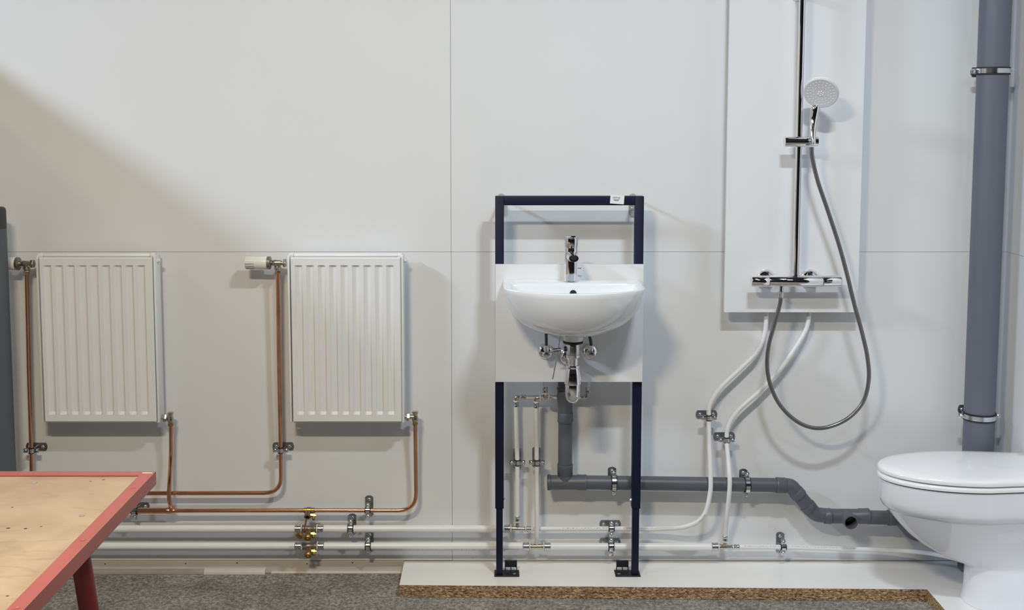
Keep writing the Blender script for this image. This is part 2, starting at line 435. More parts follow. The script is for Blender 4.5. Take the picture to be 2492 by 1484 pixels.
# ================================================================== copper pipes
YC = -0.052
def pipe(name, pts, r, m, label, cat='pipe', group=None, rad=.05, seg=16, smoothpath=False):
    path = catmull(pts, 8) if smoothpath else fillet(pts, rad)
    return tag(obj(name, sweep(new(), path, r, seg), m), label, cat, group)
rc = 0.0075
pipe('copper_pipe', [V1, P(70, 900, -.058), P(76, 1096, YC), P(78, 1199, YC)], rc, 'copper', 'copper riser pipe beside the grey post at the far left', group='copper heating pipes', rad=.02)
pipe('copper_pipe', [V2, P(679, 900, -.058), P(683, 1090, YC), P(684.5, 1199, YC), P(330, 1200, YC), P(84, 1200, YC)], rc, 'copper',
     'copper pipe dropping from the thermostat head by the wall seam, then bending left', group='copper heating pipes', rad=[0, .02, .02, .062, .02, 0])
pipe('copper_pipe', [V4, P(1012, 1150, YC), P(1013.5, 1242, YC), P(800, 1241.5, YC), P(426, 1242.5, YC)], rc, 'copper',
     'long copper return pipe with rounded corner running below both radiators', group='copper heating pipes', rad=[0, .02, .066, .02, 0])
pipe('copper_pipe', [V3, P(416.5, 1110, -.055), P(413, 1165, -.082), P(411, 1200, -.088), P(412.5, 1222, -.078), P(416.5, 1232, -.060)], rc, 'copper',
     'short copper branch with a crossover bend below the far-left radiator', group='copper heating pipes', rad=.04)
t = thing('copper_tee', P(414, 1243, YC), 'soldered copper reducing tee where the crossover branch meets the return pipe', 'pipe fitting')
pT = P(416, 1242.5, YC)
obj('body', lathe(new(), P(426, 1242.5, YC), (-1, 0, 0), [(0, .0088), (.006, .0090), (.011, .0115), (.030, .0122), (.031, .0110), (.15, .0110), (.30, .0110)], 16), 'copper', t)
obj('branch_socket', sweep(new(), [pT, P(416.5, 1231.8, -.060)], .0092, 14), 'copper', t)

# ================================================================== clamps
def clamp(ring, Y, r, axis, plate, label, plate_len=.078, plate_w=.029, group='rubber-lined pipe clamps'):
    """ring: pixel of the ring centre; axis: pipe direction 'x' or 'z'; plate: direction of the wall plate"""
    c = P(ring[0], ring[1], Y)
    a = Vector((1, 0, 0)) if axis == 'x' else Vector((0, 0, 1))
    n = Vector((0, 1, 0)); tdir = Vector((0, 0, 1)) if axis == 'x' else Vector((1, 0, 0))
    t = thing('pipe_clamp', (c.x, -.001, c.z), label, 'pipe clamp', group)
    big = r > .03
    w, wb2 = (.0105, .0072) if not big else (.013, .008)
    th = .0030 if not big else .004
    def tube_ring(ri, ro, half):
        bm = new(); seg = 28
        x, y = tdir, n
        lps = []
        for (rr, s) in ((ri, -half), (ro, -half), (ro, half), (ri, half)):
            lps.append([c + a * s + (x * math.cos(2 * math.pi * k / seg) + y * math.sin(2 * math.pi * k / seg)) * rr for k in range(seg)])
        return rings(bm, lps, closed=True)
    obj('rubber_liner', tube_ring(r + .0009, r + th, w), 'rubber', t)
    band = obj('band', tube_ring(r + th + .0001, r + th + .0019, wb2), 'zinc_bright', t)
    ro = r + th + .0019
    for s in (-1, 1):
        for dy in (-.0032, .0032):
            e = c + tdir * s * (ro + .0065) + n * dy
            obj('ear', obox(new(), e, tdir * .0085, a * wb2, n * .0010, .0006), 'zinc_bright', t)
        sc_ = obj('clamp_screw', lathe(new(), c + tdir * s * (ro + .0075) + n * .0090, (0, -1, 0), [(0, .0028), (.0118, .0028), (.0120, .0056), (.0142, .0056), (.0160, .0034)], 12), 'zinc_bright', t)
    L0 = -(c.y + ro) - .004
    obj('stud', lathe(new(), c + n * (ro - .0006), (0, 1, 0), [(0, .0062), (L0 * .5, .0062), (L0 * .55, .0045), (max(.003, L0), .0045)], 10), 'zinc', t)
    pd = Vector((1, 0, 0)) if plate == 'x' else Vector((0, 0, 1)); pw = Vector((0, 0, 1)) if plate == 'x' else Vector((1, 0, 0))
    bm = new(); pc = Vector((c.x, 0, c.z)); poly = []
    hl, hw_ = plate_len / 2, plate_w / 2
    for (sx, k0) in ((1, 0), (-1, 1)):
        for k in range(7):
            ang = -1 + 2 * k / 6
            if sx < 0: ang = -ang
            poly.append(pd * sx * (hl - .006 * abs(ang) ** 2.2) + pw * ang * hw_)
    rings(bm, [[pc + q + Vector((0, -.0042, 0)) for q in poly], [pc + q + Vector((0, -.0008, 0)) for q in poly]])
    pl = obj('wall_plate', bm, 'zinc', t, smooth=False)
    for s in (-1, 1):
        q = pc + pd * s * (hl - .015) + Vector((0, -.0043, 0))
        obj('plate_screw', dome(new(), q, (0, -1, 0), .0068, .0042, 12, 3), 'zinc_bright', pl)
    return t
clamp((76, 1096), YC, rc, 'z', 'x', 'zinc pipe clamp on the copper riser next to the grey post')
clamp((683, 1095), YC, rc, 'z', 'x', 'zinc pipe clamp on the vertical copper pipe between the two radiators')
clamp((328, 1243), YC, .011, 'x', 'x', 'zinc pipe clamp half hidden behind the corner of the red table')
clamp((895, 1241.5), YC, rc, 'x', 'z', 'zinc pipe clamp on the horizontal copper pipe, with tall upright plate')

# ================================================================== white mains, press fittings and drain valves
YW = -0.050; r26, r16 = .0132, .0082
VU, VLO = 1286.5, 1328.5
def prints(parent, path, off, m='print', n=26):
    """dashes of factory print along a pipe (one strip, too fine to pick apart)"""
    bm = new()
    tot = len(path) - 1
    for k in range(n):
        f = (k + random.random() * .5) / n * tot
        i = int(f); 
        if i >= tot: continue
        a, b = path[i], path[i + 1]
        d = (b - a).normalized(); p = a.lerp(b, f - i)
        s = Vector((0, -1, 0)).cross(d).normalized()
        L = random.uniform(.0007, .0026)
        c = p + Vector(off)
        obox(bm, c, d * L, s * .0008, d.cross(s).normalized() * .00012)
    o = obj('factory_print', bm, m, parent, smooth=False); o['kind'] = 'stuff'; return o
def sleeve(t, p, d, L, r, tag_=None):
    d = Vector(d)
    s = obj('press_sleeve', lathe(new(), p, d, [(0, r * 1.02), (L * .08, r * 1.16), (L * .28, r * 1.16), (L * .34, r * 1.05), (L * .60, r * 1.05), (L * .66, r * 1.16), (L * .94, r * 1.16), (L, r * 1.04)], 18), 'steel', t)
    return s
def seal(t, p, d, L, r):
    return obj('guide_ring', lathe(new(), p, Vector(d), [(0, r * 1.05), (L * .2, r * 1.28), (L * .8, r * 1.28), (L, r * 1.05)], 18), 'plastic_white', t)
gW = 'white multilayer water pipes'
zU, zL = P(800, VU, YW).z, P(800, VLO, YW).z
def PX(u, v, Y=YW): return P(u, v, Y).x
# upper main: from behind the table to the basin tee
pipe('water_pipe', [(X_L + .02, YW, zU), (PX(718, VU), YW, zU)], r26, 'pipe_white', 'thick white pipe, the upper of two, from red table to the brass valve with strap', group=gW)
pipe('water_pipe', [(PX(788, VU), YW, zU), (PX(1227, VU), YW, zU)], r26, 'pipe_white', 'thick white pipe, the upper of two, from brass valve to the blue frame', group=gW)
o = pipe('water_pipe', [(X_L + .02, YW, zL), (PX(718, VLO), YW, zL)], r26, 'pipe_white', 'thick white pipe, the lower of two, from red table to the lowest brass valve', group=gW)
pm = pipe('water_pipe', [(PX(789, VLO), YW, zL), (PX(1272, VLO), YW, zL)], r26, 'pipe_white', 'thick white pipe, the lower of two, from lowest brass valve to basin tee', group=gW)
xa, xb = PX(789, VLO), PX(1262, VLO)
prints(pm, [Vector((xa + (xb - xa) * k / 10, YW, zL)) for k in range(11)], (0, -.0085, -.0102), n=150)

def drain_valve(u0, u1, v, label, kind):
    """inline press valve with brass drain cock hanging at the front"""
    x0, x1 = PX(u0, v), PX(u1, v); z = P(750, v, YW).z
    t = thing('drain_valve', ((x0 + x1) / 2, YW, z - .04), label, 'valve', 'brass drain valves')
    k = S(P(750, v, YW))
    Ls = .0225
    sleeve(t, (x0, YW, z), (1, 0, 0), Ls, r26); sleeve(t, (x1, YW, z), (-1, 0, 0), Ls, r26)
    seal(t, (x0 + Ls, YW, z), (1, 0, 0), .004, r26); seal(t, (x1 - Ls, YW, z), (-1, 0, 0), .004, r26)
    obj('valve_body', lathe(new(), (x0 + Ls + .004, YW, z), (1, 0, 0), [(0, .012), (.003, .0145), (.010, .0140), (.014, .0125), (x1 - x0 - 2 * Ls - .022, .0125), (x1 - x0 - 2 * Ls - .018, .0145), (x1 - x0 - 2 * Ls - .011, .0145), (x1 - x0 - 2 * Ls - .008, .012)], 18), 'pewter', t)
    xm = (x0 + x1) / 2 - .002
    dv = Vector((0, -.80, -.60)).normalized()
    c0 = Vector((xm, YW - .008, z - .006))
    obj('drain_neck', lathe(new(), c0, dv, [(0, .0115), (.012, .0115), (.014, .0095), (.022, .0095)], 16), 'brass', t)
    c1 = c0 + dv * .020
    cap = obj('drain_cap', lathe(new(), c1, dv, [(0, .0115), (.002, .0138), (.010, .0138), (.012, .0125), (.0125, .0050), (.0140, .0046), (.0142, .0008)], 22), 'brass_old', t)
    s0 = c0 + dv * .008
    nz = obj('square_spindle', lathe(new(), s0, (1, 0, -.12), [(0, .0065), (.016, .0065), (.017, .0085), (.024, .0085), (.0245, .004), (.029, .004)], 6), 'brass', t)
    obj('screw_head', lathe(new(), s0 + Vector((.019, -.006, -.006)), (0.25, -.6, -.75), [(0, .006), (.008, .006), (.010, .0045)], 8), 'brass_old', t)
    return t, c0, c1
tu, c0u, c1u = drain_valve(718, 788, VU, 'brass drain valve with a strap and dangling cap, on the upper thick white pipe', 0)
drain_valve(719, 789, VLO, 'brass drain valve with round cap on the lower thick white pipe', 1)
# drain cock on the copper line, open outlet, cap hanging from its red strap
zc_ = P(752, 1241.5, YC).z; xc_ = PX(752, 1241.5, YC)
t = thing('drain_valve', (xc_, YC, zc_ - .03), 'small open-ended brass drain cock on the horizontal copper pipe', 'valve', 'brass drain valves')
obj('valve_body', lathe(new(), (xc_ - .019, YC, zc_), (1, 0, 0), [(0, .0080), (.001, .0098), (.011, .0098), (.013, .0118), (.026, .0118), (.028, .0098), (.038, .0098), (.039, .0080)], 18), 'brass', t)
dv = Vector((0, -.82, -.57)).normalized(); c0 = Vector((xc_ - .002, YC - .008, zc_ - .004))
x_, y_, z_ = basis(dv)
obj('drain_outlet', lathe(new(), c0, dv, [(0, .0110), (.010, .0112), (.011, .0122), (.022, .0122), (.022, .0065), (.008, .0060)], 20), 'brass', t)
obj('outlet_bore', lathe(new(), c0 + dv * .0125, dv, [(0, .0062), (.001, .0058)], 14), 'hole', t)
s0 = c0 + dv * .012
obj('square_spindle', lathe(new(), s0 + Vector((.010, 0, 0)), (1, 0, -.1), [(0, .0065), (.010, .0065), (.011, .0085), (.017, .0085), (.018, .004), (.021, .004)], 6), 'brass', t)
obj('screw_head', lathe(new(), s0 + Vector((.021, -.004, -.006)), (0.2, -.6, -.77), [(0, .006), (.009, .006), (.011, .0042)], 8), 'brass_old', t)
q0 = c0 + dv * .014 + Vector((-.004, 0, -.011)); q1 = P(740, 1291, -.100); q2 = P(732, 1300, -.106)
st = obj('cap_strap', sweep(new(), fillet([q0, q1, q2], .012), .0032, 8), 'red_strap', t)
obj('dangling_cap', lathe(new(), P(731, 1299.5, -.104), Vector((-.35, -.80, -.5)), [(0, .0112), (.002, .0135), (.011, .0135), (.012, .0115), (.0122, .0040), (.013, .001)], 22), 'brass_old', t)

clamp((853.5, 1285.5), YW, r26, 'x', 'z', 'zinc pipe clamp on the upper thick white pipe, right of the brass valves')
clamp((896, 1328), YW, r26, 'x', 'z', 'zinc pipe clamp on the lower thick white pipe, under the copper pipe clamp')

def press_tee(u, v, ends, up, label, Y=YW, r_run=(r26, r16), r_up=r16, blen=(.0225, .018), x_span=None):
    """run along x between sleeves at pixel columns ends=(left outer, right outer), branch upwards"""
    z = P(u, v, Y).z; xl, xr, xm = P(ends[0], v, Y).x, P(ends[1], v, Y).x, P(u, v, Y).x
    t = thing('press_tee', (xm, Y, z - .012), label, 'pipe fitting', 'press tees')
    sleeve(t, (xl, Y, z), (1, 0, 0), blen[0], r_run[0]); sleeve(t, (xr, Y, z), (-1, 0, 0), blen[1], r_run[1])
    seal(t, (xl + blen[0], Y, z), (1, 0, 0), .0035, r_run[0]); seal(t, (xr - blen[1], Y, z), (-1, 0, 0), .0035, r_run[1])
    a, b = xl + blen[0] + .0035, xr - blen[1] - .0035
    bm = new()
    ra, rb = r_run[0] * .92, r_run[1] * .92
    lathe(bm, (a, Y, z), (1, 0, 0), [(0, ra), (.004, ra), (.005, ra * .82), ((b - a) * .5, (ra + rb) * .42), (b - a - .005, rb * .86), (b - a - .004, rb), (b - a, rb)], 16)
    ztop = P(u, up[1], Y).z
    lathe(bm, (xm, Y, z), (0, 0, 1), [(0, r_up * .85), (ztop - z, r_up * .85)], 14)
    obj('body', bm, 'nickel', t)
    if up[0] is not None:
        zt0 = P(u, up[0], Y).z
        sleeve(t, (xm, Y, zt0), (0, 0, -1), zt0 - ztop - .003, r_up)
        seal(t, (xm, Y, ztop), (0, 0, 1), .003, r_up)
        return Vector((xm, Y, zt0))
    seal(t, (xm, Y, ztop - .002), (0, 0, 1), .003, r_up)
    return Vector((xm, Y, ztop + .001))
J1 = press_tee(1259, 1286.5, (1227, 1293), (1255, 1270), 'silver press tee on the upper white pipe, beside the blue frame leg')
J2 = press_tee(1306, 1330, (1272.5, 1340), (None, 1321), 'large silver press tee on the lower white pipe, inside the blue frame', r_run=(r26, r26), blen=(.0235, .0235))
J3 = press_tee(1764.5, 1330.5, (1731.5, 1799), (1303, 1318), 'silver press tee on the lower white pipe, below the shower board', blen=(.0235, .0205))
zL2 = P(1306, 1330, YW).z; zL3 = P(1764.5, 1330.5, YW).z
pipe('water_pipe', [(P(1340, 1330, YW).x, YW, zL2), (P(1731.5, 1330.5, YW).x, YW, zL3)], r26, 'pipe_white', 'thick white pipe along the step between the two lower press tees', group=gW)
# thin feed rising to the shower, nearer the basin
zu = P(1259, 1286.5, YW).z
ptsA = [(P(1293, 1286.5, YW).x, YW, zu), P(1488, 1286, YW), P(1600, 1286.5, -.053), P(1672, 1280, -.085), P(1712, 1255, -.105), P(1728, 1200, -.108), P(1729, 1150, -.102), P(1726, 1080, -.070), P(1725, 1016, -.050), P(1727, 985, -.046), P(1753, 944, -.044), P(1800, 899, -.042), P(1840, 858, -.040), P(1861, 812, -.036), P(1865, 760, -.036), P(1866, 715, -.036)]
pa = pipe('water_pipe', ptsA, r16, 'pipe_white', 'thin white pipe curving up to the shower board, the one nearer the basin', group=gW, smoothpath=True)
cat_ = catmull(ptsA, 8)
prints(pa, cat_[3:26], (0, -.0066, .0049), n=130); prints(pa, cat_[26:34], (0, -.0082, 0), n=22)
prints(pa, cat_[56:70], (-.0050, -.0064, 0), n=26); prints(pa, cat_[88:104], (-.006, -.0055, .001), n=34)
ptsB = [J3, P(1767, 1270, -.072), P(1773, 1220, -.100), P(1776, 1170, -.105), P(1772, 1115, -.075), P(1768.5, 1070, -.050), P(1773, 1035, -.046), P(1797, 998, -.044), P(1850, 950, -.042), P(1903, 893, -.040), P(1945, 832, -.038), P(1964, 795, -.036), P(1969, 760, -.036), P(1971, 715, -.036)]
pipe('water_pipe', ptsB, r16, 'pipe_white', 'thin white pipe curving up to the shower board, the one farther from the basin', group=gW, smoothpath=True)
ptsC = [(P(1799, 1330.5, YW).x, YW, zL3), P(1905, 1331, YW), P(2040, 1335, YW), P(2150, 1338, -.055), P(2240, 1343, -.085), P(2300, 1353, -.135), P(2348, 1366, -.19)]
pc_ = pipe('water_pipe', ptsC, r16, 'pipe_white', 'thin white pipe running from the last tee to behind the toilet foot', group=gW, smoothpath=True)
prints(pc_, catmull(ptsC, 8)[1:20], (0, -.0062, .0054), n=90)
clamp((1488, 1286), YW, r16, 'x', 'x', 'zinc pipe clamp on the thin white pipe inside the blue frame, directly above another')
clamp((1487, 1330), YW, r26, 'x', 'x', 'zinc pipe clamp on the thick lower white pipe inside the blue frame')
clamp((1725, 1016), YW, r16, 'z', 'x', 'zinc pipe clamp on the thin shower feed nearer the basin')
clamp((1768.5, 1070), YW, r16, 'z', 'x', 'zinc pipe clamp on the thin shower feed farther from the basin')
clamp((1906, 1331), YW, r16, 'x', 'z', 'zinc pipe clamp with upright plate near the toilet, on the lowest thin pipe')

# basin risers
YR = -.050
E1 = P(1256.5, 966, YR); E2 = P(1305, 968, -.082)
def press_elbow(c, d1, d2, L1, L2, label, r=r16):
    t = thing('press_elbow', c - Vector((0, 0, .01)), label, 'pipe fitting', 'press elbows')
    bm = new(); d1, d2 = Vector(d1), Vector(d2)
    sweep(bm, fillet([c + d1 * .013, c, c + d2 * .013], .010), r * .95, 14)
    obj('body', bm, 'nickel', t)
    for d, L in ((d1, L1), (d2, L2)):
        seal(t, c + d * .0125, d, .0032, r)
        if L > 0: sleeve(t, c + d * .0157, d, L, r)
    return [c + d1 * (.0157 + L1), c + d2 * (.0157 + L2)]
r1 = press_elbow(E1, (0, 0, -1), (1, 0, 0), .020, .019, 'silver press elbow on top of the riser pipe nearest the blue frame leg')
E3 = Vector((P(1431, 966, -.056).x, YR, E1.z))
r2 = press_elbow(E3, (0, 0, 1), (-1, 0, 0), .020, .011, 'silver press elbow under the panel, right of the chrome bottle trap')
r3 = press_elbow(E2, (0, 0, -1), (1, 0, 0), .020, .0001, 'silver press elbow on top of the riser pipe nearer the grey drain')
E4 = Vector((P(1326, 966, -.082).x, -.082, E2.z + .002))
r4 = press_elbow(E4, (0, 0, 1), (1, 0, 0), .022, .010, 'silver press elbow under the left angle valve, beside the grey drain')
zp_top = P(1390, 905, -.08).z
pipe('water_pipe', [r1[1], r2[1]], r16, 'pipe_white', 'thin white cross pipe passing behind the grey drain', group=gW)
pipe('water_pipe', [r2[0], Vector((r2[0].x, r2[0].y, zp_top))], r16, 'pipe_white', 'thin pipe stub going up behind the panel, right of the bottle trap', group=gW)
pipe('water_pipe', [r4[0], Vector((r4[0].x, r4[0].y, zp_top))], r16, 'pipe_white', 'thin pipe stub going up behind the panel, left of the grey drain', group=gW)
pipe('water_pipe', [r1[0], P(1259, 1125, YR), J1], r16, 'pipe_white', 'thin white riser pipe nearest the left leg of the blue frame', group=gW, rad=.02)
pipe('water_pipe', [r3[0], P(1306, 1090, -.068), P(1306.5, 1160, -.070), P(1306.5, 1260, -.078), J2 + Vector((0, -.026, .034)), J2], r16, 'pipe_white', 'thin white riser pipe nearer the grey drain, reaching the lower tee', group=gW, rad=.04)
clamp((1259, 1125), YR, r16, 'z', 'z', 'zinc pipe clamp on the riser nearest the left leg of the blue frame')
clamp((1306.5, 1125), -.069, r16, 'z', 'z', 'zinc pipe clamp on the riser nearer the grey drain')

# ================================================================== grey waste pipe
YG = -.066; rg = .0252; rs = .0278
drain = thing('waste_pipe', P(1600, 1192, YG), 'dark grey plastic waste pipe running from under the basin to the toilet', 'pipe')
cT = P(1377, 1173.5, YG); zG = cT.z
def tubep(name, pts, r, parent, rad=.03, m='pipe_grey', seg=24):
    return obj(name, sweep(new(), fillet(pts, rad), r, seg), m, parent)
xv = P(1375.5, 1080, YG).x
zf = lambda v: P(1375, v, YG).z
tubep('upper_bend', [(xv - .002, YG, zf(900)), (xv - .002, YG, zf(945)), (xv - .006, YG - .004, zf(962)), (xv - .001, YG, zf(985)), (xv, YG, zf(1003))], rg * 1.02, drain, .02)
for va, vb in ((941, 946), (961, 966)):
    obj('bend_rib', lathe(new(), (xv - .004, YG - .002, zf(va)), (0.05, 0, -1), [(0, rg * 1.03), (.001, rg * 1.10), (zf(va) - zf(vb), rg * 1.10), (zf(va) - zf(vb) + .001, rg * 1.03)], 24), 'pipe_grey', drain)
def socket(name, p, d, L, r=rs):
    return obj(name, lathe(new(), p, d, [(0, r * .985), (.0015, r), (.004, r * 1.02), (.008, r * 1.02), (.010, r), (L - .002, r), (L, r * .95)], 28), 'pipe_grey', drain)
socket('socket', (xv, YG, zf(1027)), (0, 0, 1), zf(1003) - zf(1027))
tubep('straight_pipe', [(xv, YG, zf(1027)), (xv, YG, zf(1128))], rg, drain)
socket('socket', (xv, YG, zf(1128.5)), (0, 0, -1), zf(1128) - zf(1154))
# tee
xl, xr = P(1331.5, 1173, YG).x, P(1427.5, 1173, YG).x
tee = obj('tee', lathe(new(), (xl + .003, YG, zG), (1, 0, 0), [(0, rg * 1.03), (.012, rg * 1.03), (xr - xl - .040, rg * 1.03), (xr - xl - .036, rs), (xr - xl - .012, rs), (xr - xl - .010, rs * 1.02), (xr - xl - .004, rs * 1.02), (xr - xl - .003, rs * .97)], 28), 'pipe_grey', drain)
obj('branch', lathe(new(), (xv, YG, zG), (0, 0, 1), [(0, rg * 1.0), (zf(1150) - zG, rg * 1.0)], 24), 'pipe_grey', tee)
obj('end_plug', lathe(new(), (xl, YG, zG), (1, 0, 0), [(0, rg * .9), (.001, rs * 1.0), (.006, rs * 1.03), (.011, rs * 1.03), (.013, rg)], 28), 'pipe_grey', tee)
for u0, u1 in ((1342, 1369), (1388, 1403), (1405, 1425)):
    a, b = P(u0, 1166.5, YG - rs).x, P(u1, 1166.5, YG - rs).x
    obj('mould_seam', box(new(), (a, YG - (rs if u0 > 1400 else rg * 1.03) - .0004, zG + .0055), (b, YG - .018, zG + .0068)), 'pipe_stack', tee, smooth=False)
pE = P(1888, 1180, YG)
tubep('long_pipe', [(xr - .006, YG, zG), pE], rg, drain)
# two 45 degree bends
eA = P(1912, 1181, YG); eB = P(1946, 1207, YG); eC = P(1963.5, 1228, YG); eD = P(1992, 1255, YG); eE = P(2022, 1255, YG)
socket('bend_socket', pE, (eA - pE).normalized(), (eA - pE).length)
tubep('bend', [eA, P(1925, 1182, YG), eB], rg * 1.04, drain, .05)
dd = (eC - eB).normalized()
socket('bend_socket', eB + dd * .001, -dd, .026)
tubep('slanting_pipe', [eB, eC], rg, drain)
socket('bend_socket', eC, dd, .024)
tubep('bend', [eC + dd * .014, P(1985, 1252, YG), eE], rg * 1.04, drain, .05)
socket('bend_socket', P(2022, 1255.5, YG), (-1, 0, 0), .026)
# open tee facing the room
xo0, xo1 = P(2023, 1256, YG).x, P(2115, 1257, YG).x
zo = P(2060, 1255.5, YG).z
t2 = obj('open_tee', lathe(new(), (xo0, YG, zo), (1, 0, 0), [(0, rg * 1.04), (xo1 - xo0 - .040, rg * 1.03), (xo1 - xo0 - .037, rs), (xo1 - xo0 - .012, rs), (xo1 - xo0 - .010, rs * 1.02), (xo1 - xo0 - .002, rs * 1.02), (xo1 - xo0, rs * .96)], 28), 'pipe_grey', drain)
xm = P(2068, 1256, YG - .05).x
bd = Vector((.0, -1, .0)).normalized()
pb = Vector((xm, YG, zo))
obj('open_branch', lathe(new(), pb, bd, [(0, rg), (.066, rg), (.067, rg * .98), (.067, rg * .84), (.020, rg * .82)], 28, True, True), 'pipe_grey', t2)
obj('branch_bore', lathe(new(), pb + bd * .0215, bd, [(0, rg * .815), (.001, rg * .80)], 24), 'hole', t2)
p5 = P(2115, 1258.5, YG); p6 = P(2160, 1259.5, YG)
tubep('short_pipe', [p5 - Vector((.006, 0, 0)), p6], rg, drain)
socket('socket', p6, (1, 0, 0), .030)
p7 = P(2182, 1260, YG); p8 = P(2222, 1298, YG); p9 = P(2290, 1299, YG)
tubep('bend', [p7, P(2192, 1262, YG), p8 + Vector((-.006, 0, .006)), p8 + Vector((.016, 0, -.002)), Vector((p9.x, YG, p8.z - .002))], rg * 1.03, drain, .03)
clamp((1493.5, 1174.4), YG, rg, 'x', 'z', 'large zinc clamp on the grey waste pipe, between the legs of the blue frame')
clamp((1817.5, 1179), YG, rg, 'x', 'z', 'large zinc clamp on the grey waste pipe, just before its downward bend')

# ================================================================== navy mounting frame
YFf, YFb = -.142, -.108
zF0 = ZT + .0005
fx0, fx1 = P(1205, 700, YFf).x, P(1565, 700, YFf).x
fzt = P(1380, 477.5, YFf).z
fw = .0305
fr = thing('mounting_frame', ((fx0 + fx1) / 2, -.125, zF0), 'navy blue steel mounting frame standing on the step and carrying the basin', 'frame')
zj = P(1205, 1238, YFf).z
for x0 in (fx0, fx1 - fw):
    post = obj('post', box(new(), (x0, YFf, zj), (x0 + fw, YFb, fzt - .0001), .0018, 2), 'navy_steel', fr)
    left = x0 == fx0
    obj('lower_leg', box(new(), (x0 + .0035, YFf + .003, zF0 + .004), (x0 + fw - .0035, YFb - .003, zj + .02), .0015, 2), 'navy_steel', fr)
    hx = x0 + (.014 if left else fw - .014)
    obj('bolt_hole', lathe(new(), (hx, YFf + .0004, fzt - .0215), (0, -1, 0), [(0, .0062), (.0008, .0058)], 14), 'hole', post)
    # foot plate with upright tab
    f0, f1 = (x0 - .003, x0 + .086) if left else (x0 + fw - .086, x0 + fw + .003)
    foot = obj('foot_plate', box(new(), (f0, YFf - .006, zF0), (f1, YFb + .016, zF0 + .004), .001, 1), 'navy_foot', fr)
    ta, tb = (x0 + fw + .004, x0 + fw + .048) if left else (x0 - .048, x0 - .004)
    bm = new()
    box(bm, (ta, YFb + .012, zF0 + .014), (tb, YFb + .016, zF0 + .040), .0012, 1)
    for q in (ta, (ta + tb) / 2 - .0015, tb - .003): box(bm, (q, YFb + .012, zF0 + .003), (q + .003, YFb + .016, zF0 + .0155))
    obj('foot_tab', bm, 'navy_foot', foot)
    sx = x0 + fw if left else x0
    obj('foot_screw', lathe(new(), ((f1 - .018) if left else (f0 + .014), YFf + .010, zF0 + .004), (0, 0, 1), [(0, .006), (.002, .006), (.0035, .003)], 12), 'zinc_bright', foot)
    d = 1 if left else -1
    obj('leg_bolt', lathe(new(), (sx, YFf + .016, P(1230, 1219, YFf).z), (d, 0, 0), [(0, .0075), (.002, .0075), (.0021, .005), (.006, .005), (.0075, .003)], 6), 'zinc_bright', post)
bar = obj('cross_bar', box(new(), (fx0 + fw + .0002, YFf + .0006, fzt - .0315), (fx1 - fw - .0002, YFb - .0006, fzt), .0012, 2), 'navy_steel', fr)
# oval wall brackets behind the top corners
for u in (1220, 1539):
    bm = new(); x = P(u, 500, 0).x; za, zb_ = P(u, 470.5, 0).z, P(u, 527, 0).z; wv = .0135
    poly = [Vector((x + wv * math.cos(q), 0, za - wv + wv * math.sin(q))) for q in [math.pi * k / 10 for k in range(11)]] + \
           [Vector((x - wv * math.cos(q), 0, zb_ + wv - wv * math.sin(q))) for q in [math.pi * k / 10 for k in range(11)]]
    rings(bm, [[q + Vector((0, -.0008, 0)) for q in poly], [q + Vector((0, -.005, 0)) for q in poly]])
    b = obj('wall_bracket', bm, 'zinc_dull', fr)
    obj('bracket_rod', sweep(new(), [(x, -.004, fzt - .016), (x, YFb + .002, fzt - .016)], .006, 12), 'zinc', b)
    obj('bracket_screw', dome(new(), (x, -.005, P(u, 506, 0).z), (0, -1, 0), .0065, .006), 'zinc_bright', b)
# sticker on the cross bar
sc0 = P(1502, 485.5, YFf - .001); k = S(sc0)
rt = Matrix.Rotation(R(4), 3, 'Y')
ax, az = rt @ Vector((1, 0, 0)), rt @ Vector((0, 0, 1))
stk = obj('label_sticker', obox(new(), sc0, ax * .0240, Vector((0, .0003, 0)), az * .0150), 'paper', bar, smooth=False)
cu = bpy.data.curves.new('sticker_text', 'FONT'); cu.body = 'GROHE'; cu.size = .0090; cu.align_x = 'CENTER'; cu.align_y = 'CENTER'; cu.extrude = .0001
to = bpy.data.objects.new('tmp_text', cu); COL.objects.link(to)
bpy.context.view_layer.update()
tm = bpy.data.meshes.new_from_object(to.evaluated_get(bpy.context.evaluated_depsgraph_get()))
bpy.data.objects.remove(to); bpy.data.curves.remove(cu)
bm = new(); bm.from_mesh(tm); bpy.data.meshes.remove(tm)
m4 = Matrix(((ax.x, 0, 0, 0), (0, 0, -1, 0), (0, 1, 0, 0), (0, 0, 0, 1)))
bmesh.ops.scale(bm, vec=(.86, 1, 1), verts=bm.verts)
bmesh.ops.rotate(bm, cent=(0, 0, 0), matrix=Matrix.Rotation(R(90), 3, 'X'), verts=bm.verts)
bmesh.ops.rotate(bm, cent=(0, 0, 0), matrix=rt, verts=bm.verts)
bmesh.ops.translate(bm, vec=sc0 + Vector((-.003, -.0005, .006)) , verts=bm.verts)
obj('sticker_text', bm, 'ink', bar, smooth=False)
bm = new()
lp = [[sc0 + Vector((-.003, y, .001)) + Vector((.0105 * math.cos(a), 0, -.0062 * math.sin(a))) for a in [math.pi * q / 12 for q in range(13)]] for y in (-.0007, -.0004)]
rings(bm, lp); obj('sticker_mark', bm, 'ink_grey', bar, smooth=False)

# ================================================================== panel behind the basin
YP0, YP1 = -.160, -.1425
pzt, pzb = P(1385, 643.5, YP0).z, P(1385, 929.5, YP0).z
px0, px1 = P(1205.5, 780, YP0).x, P(1565, 780, YP0).x
bp_ = obj('backing_board', box(new(), (px0, YP0, pzb), (px1, YP1, pzt), .0008, 1), 'board_white', fr, smooth=False); bp_['label'] = 'square white board behind the basin'

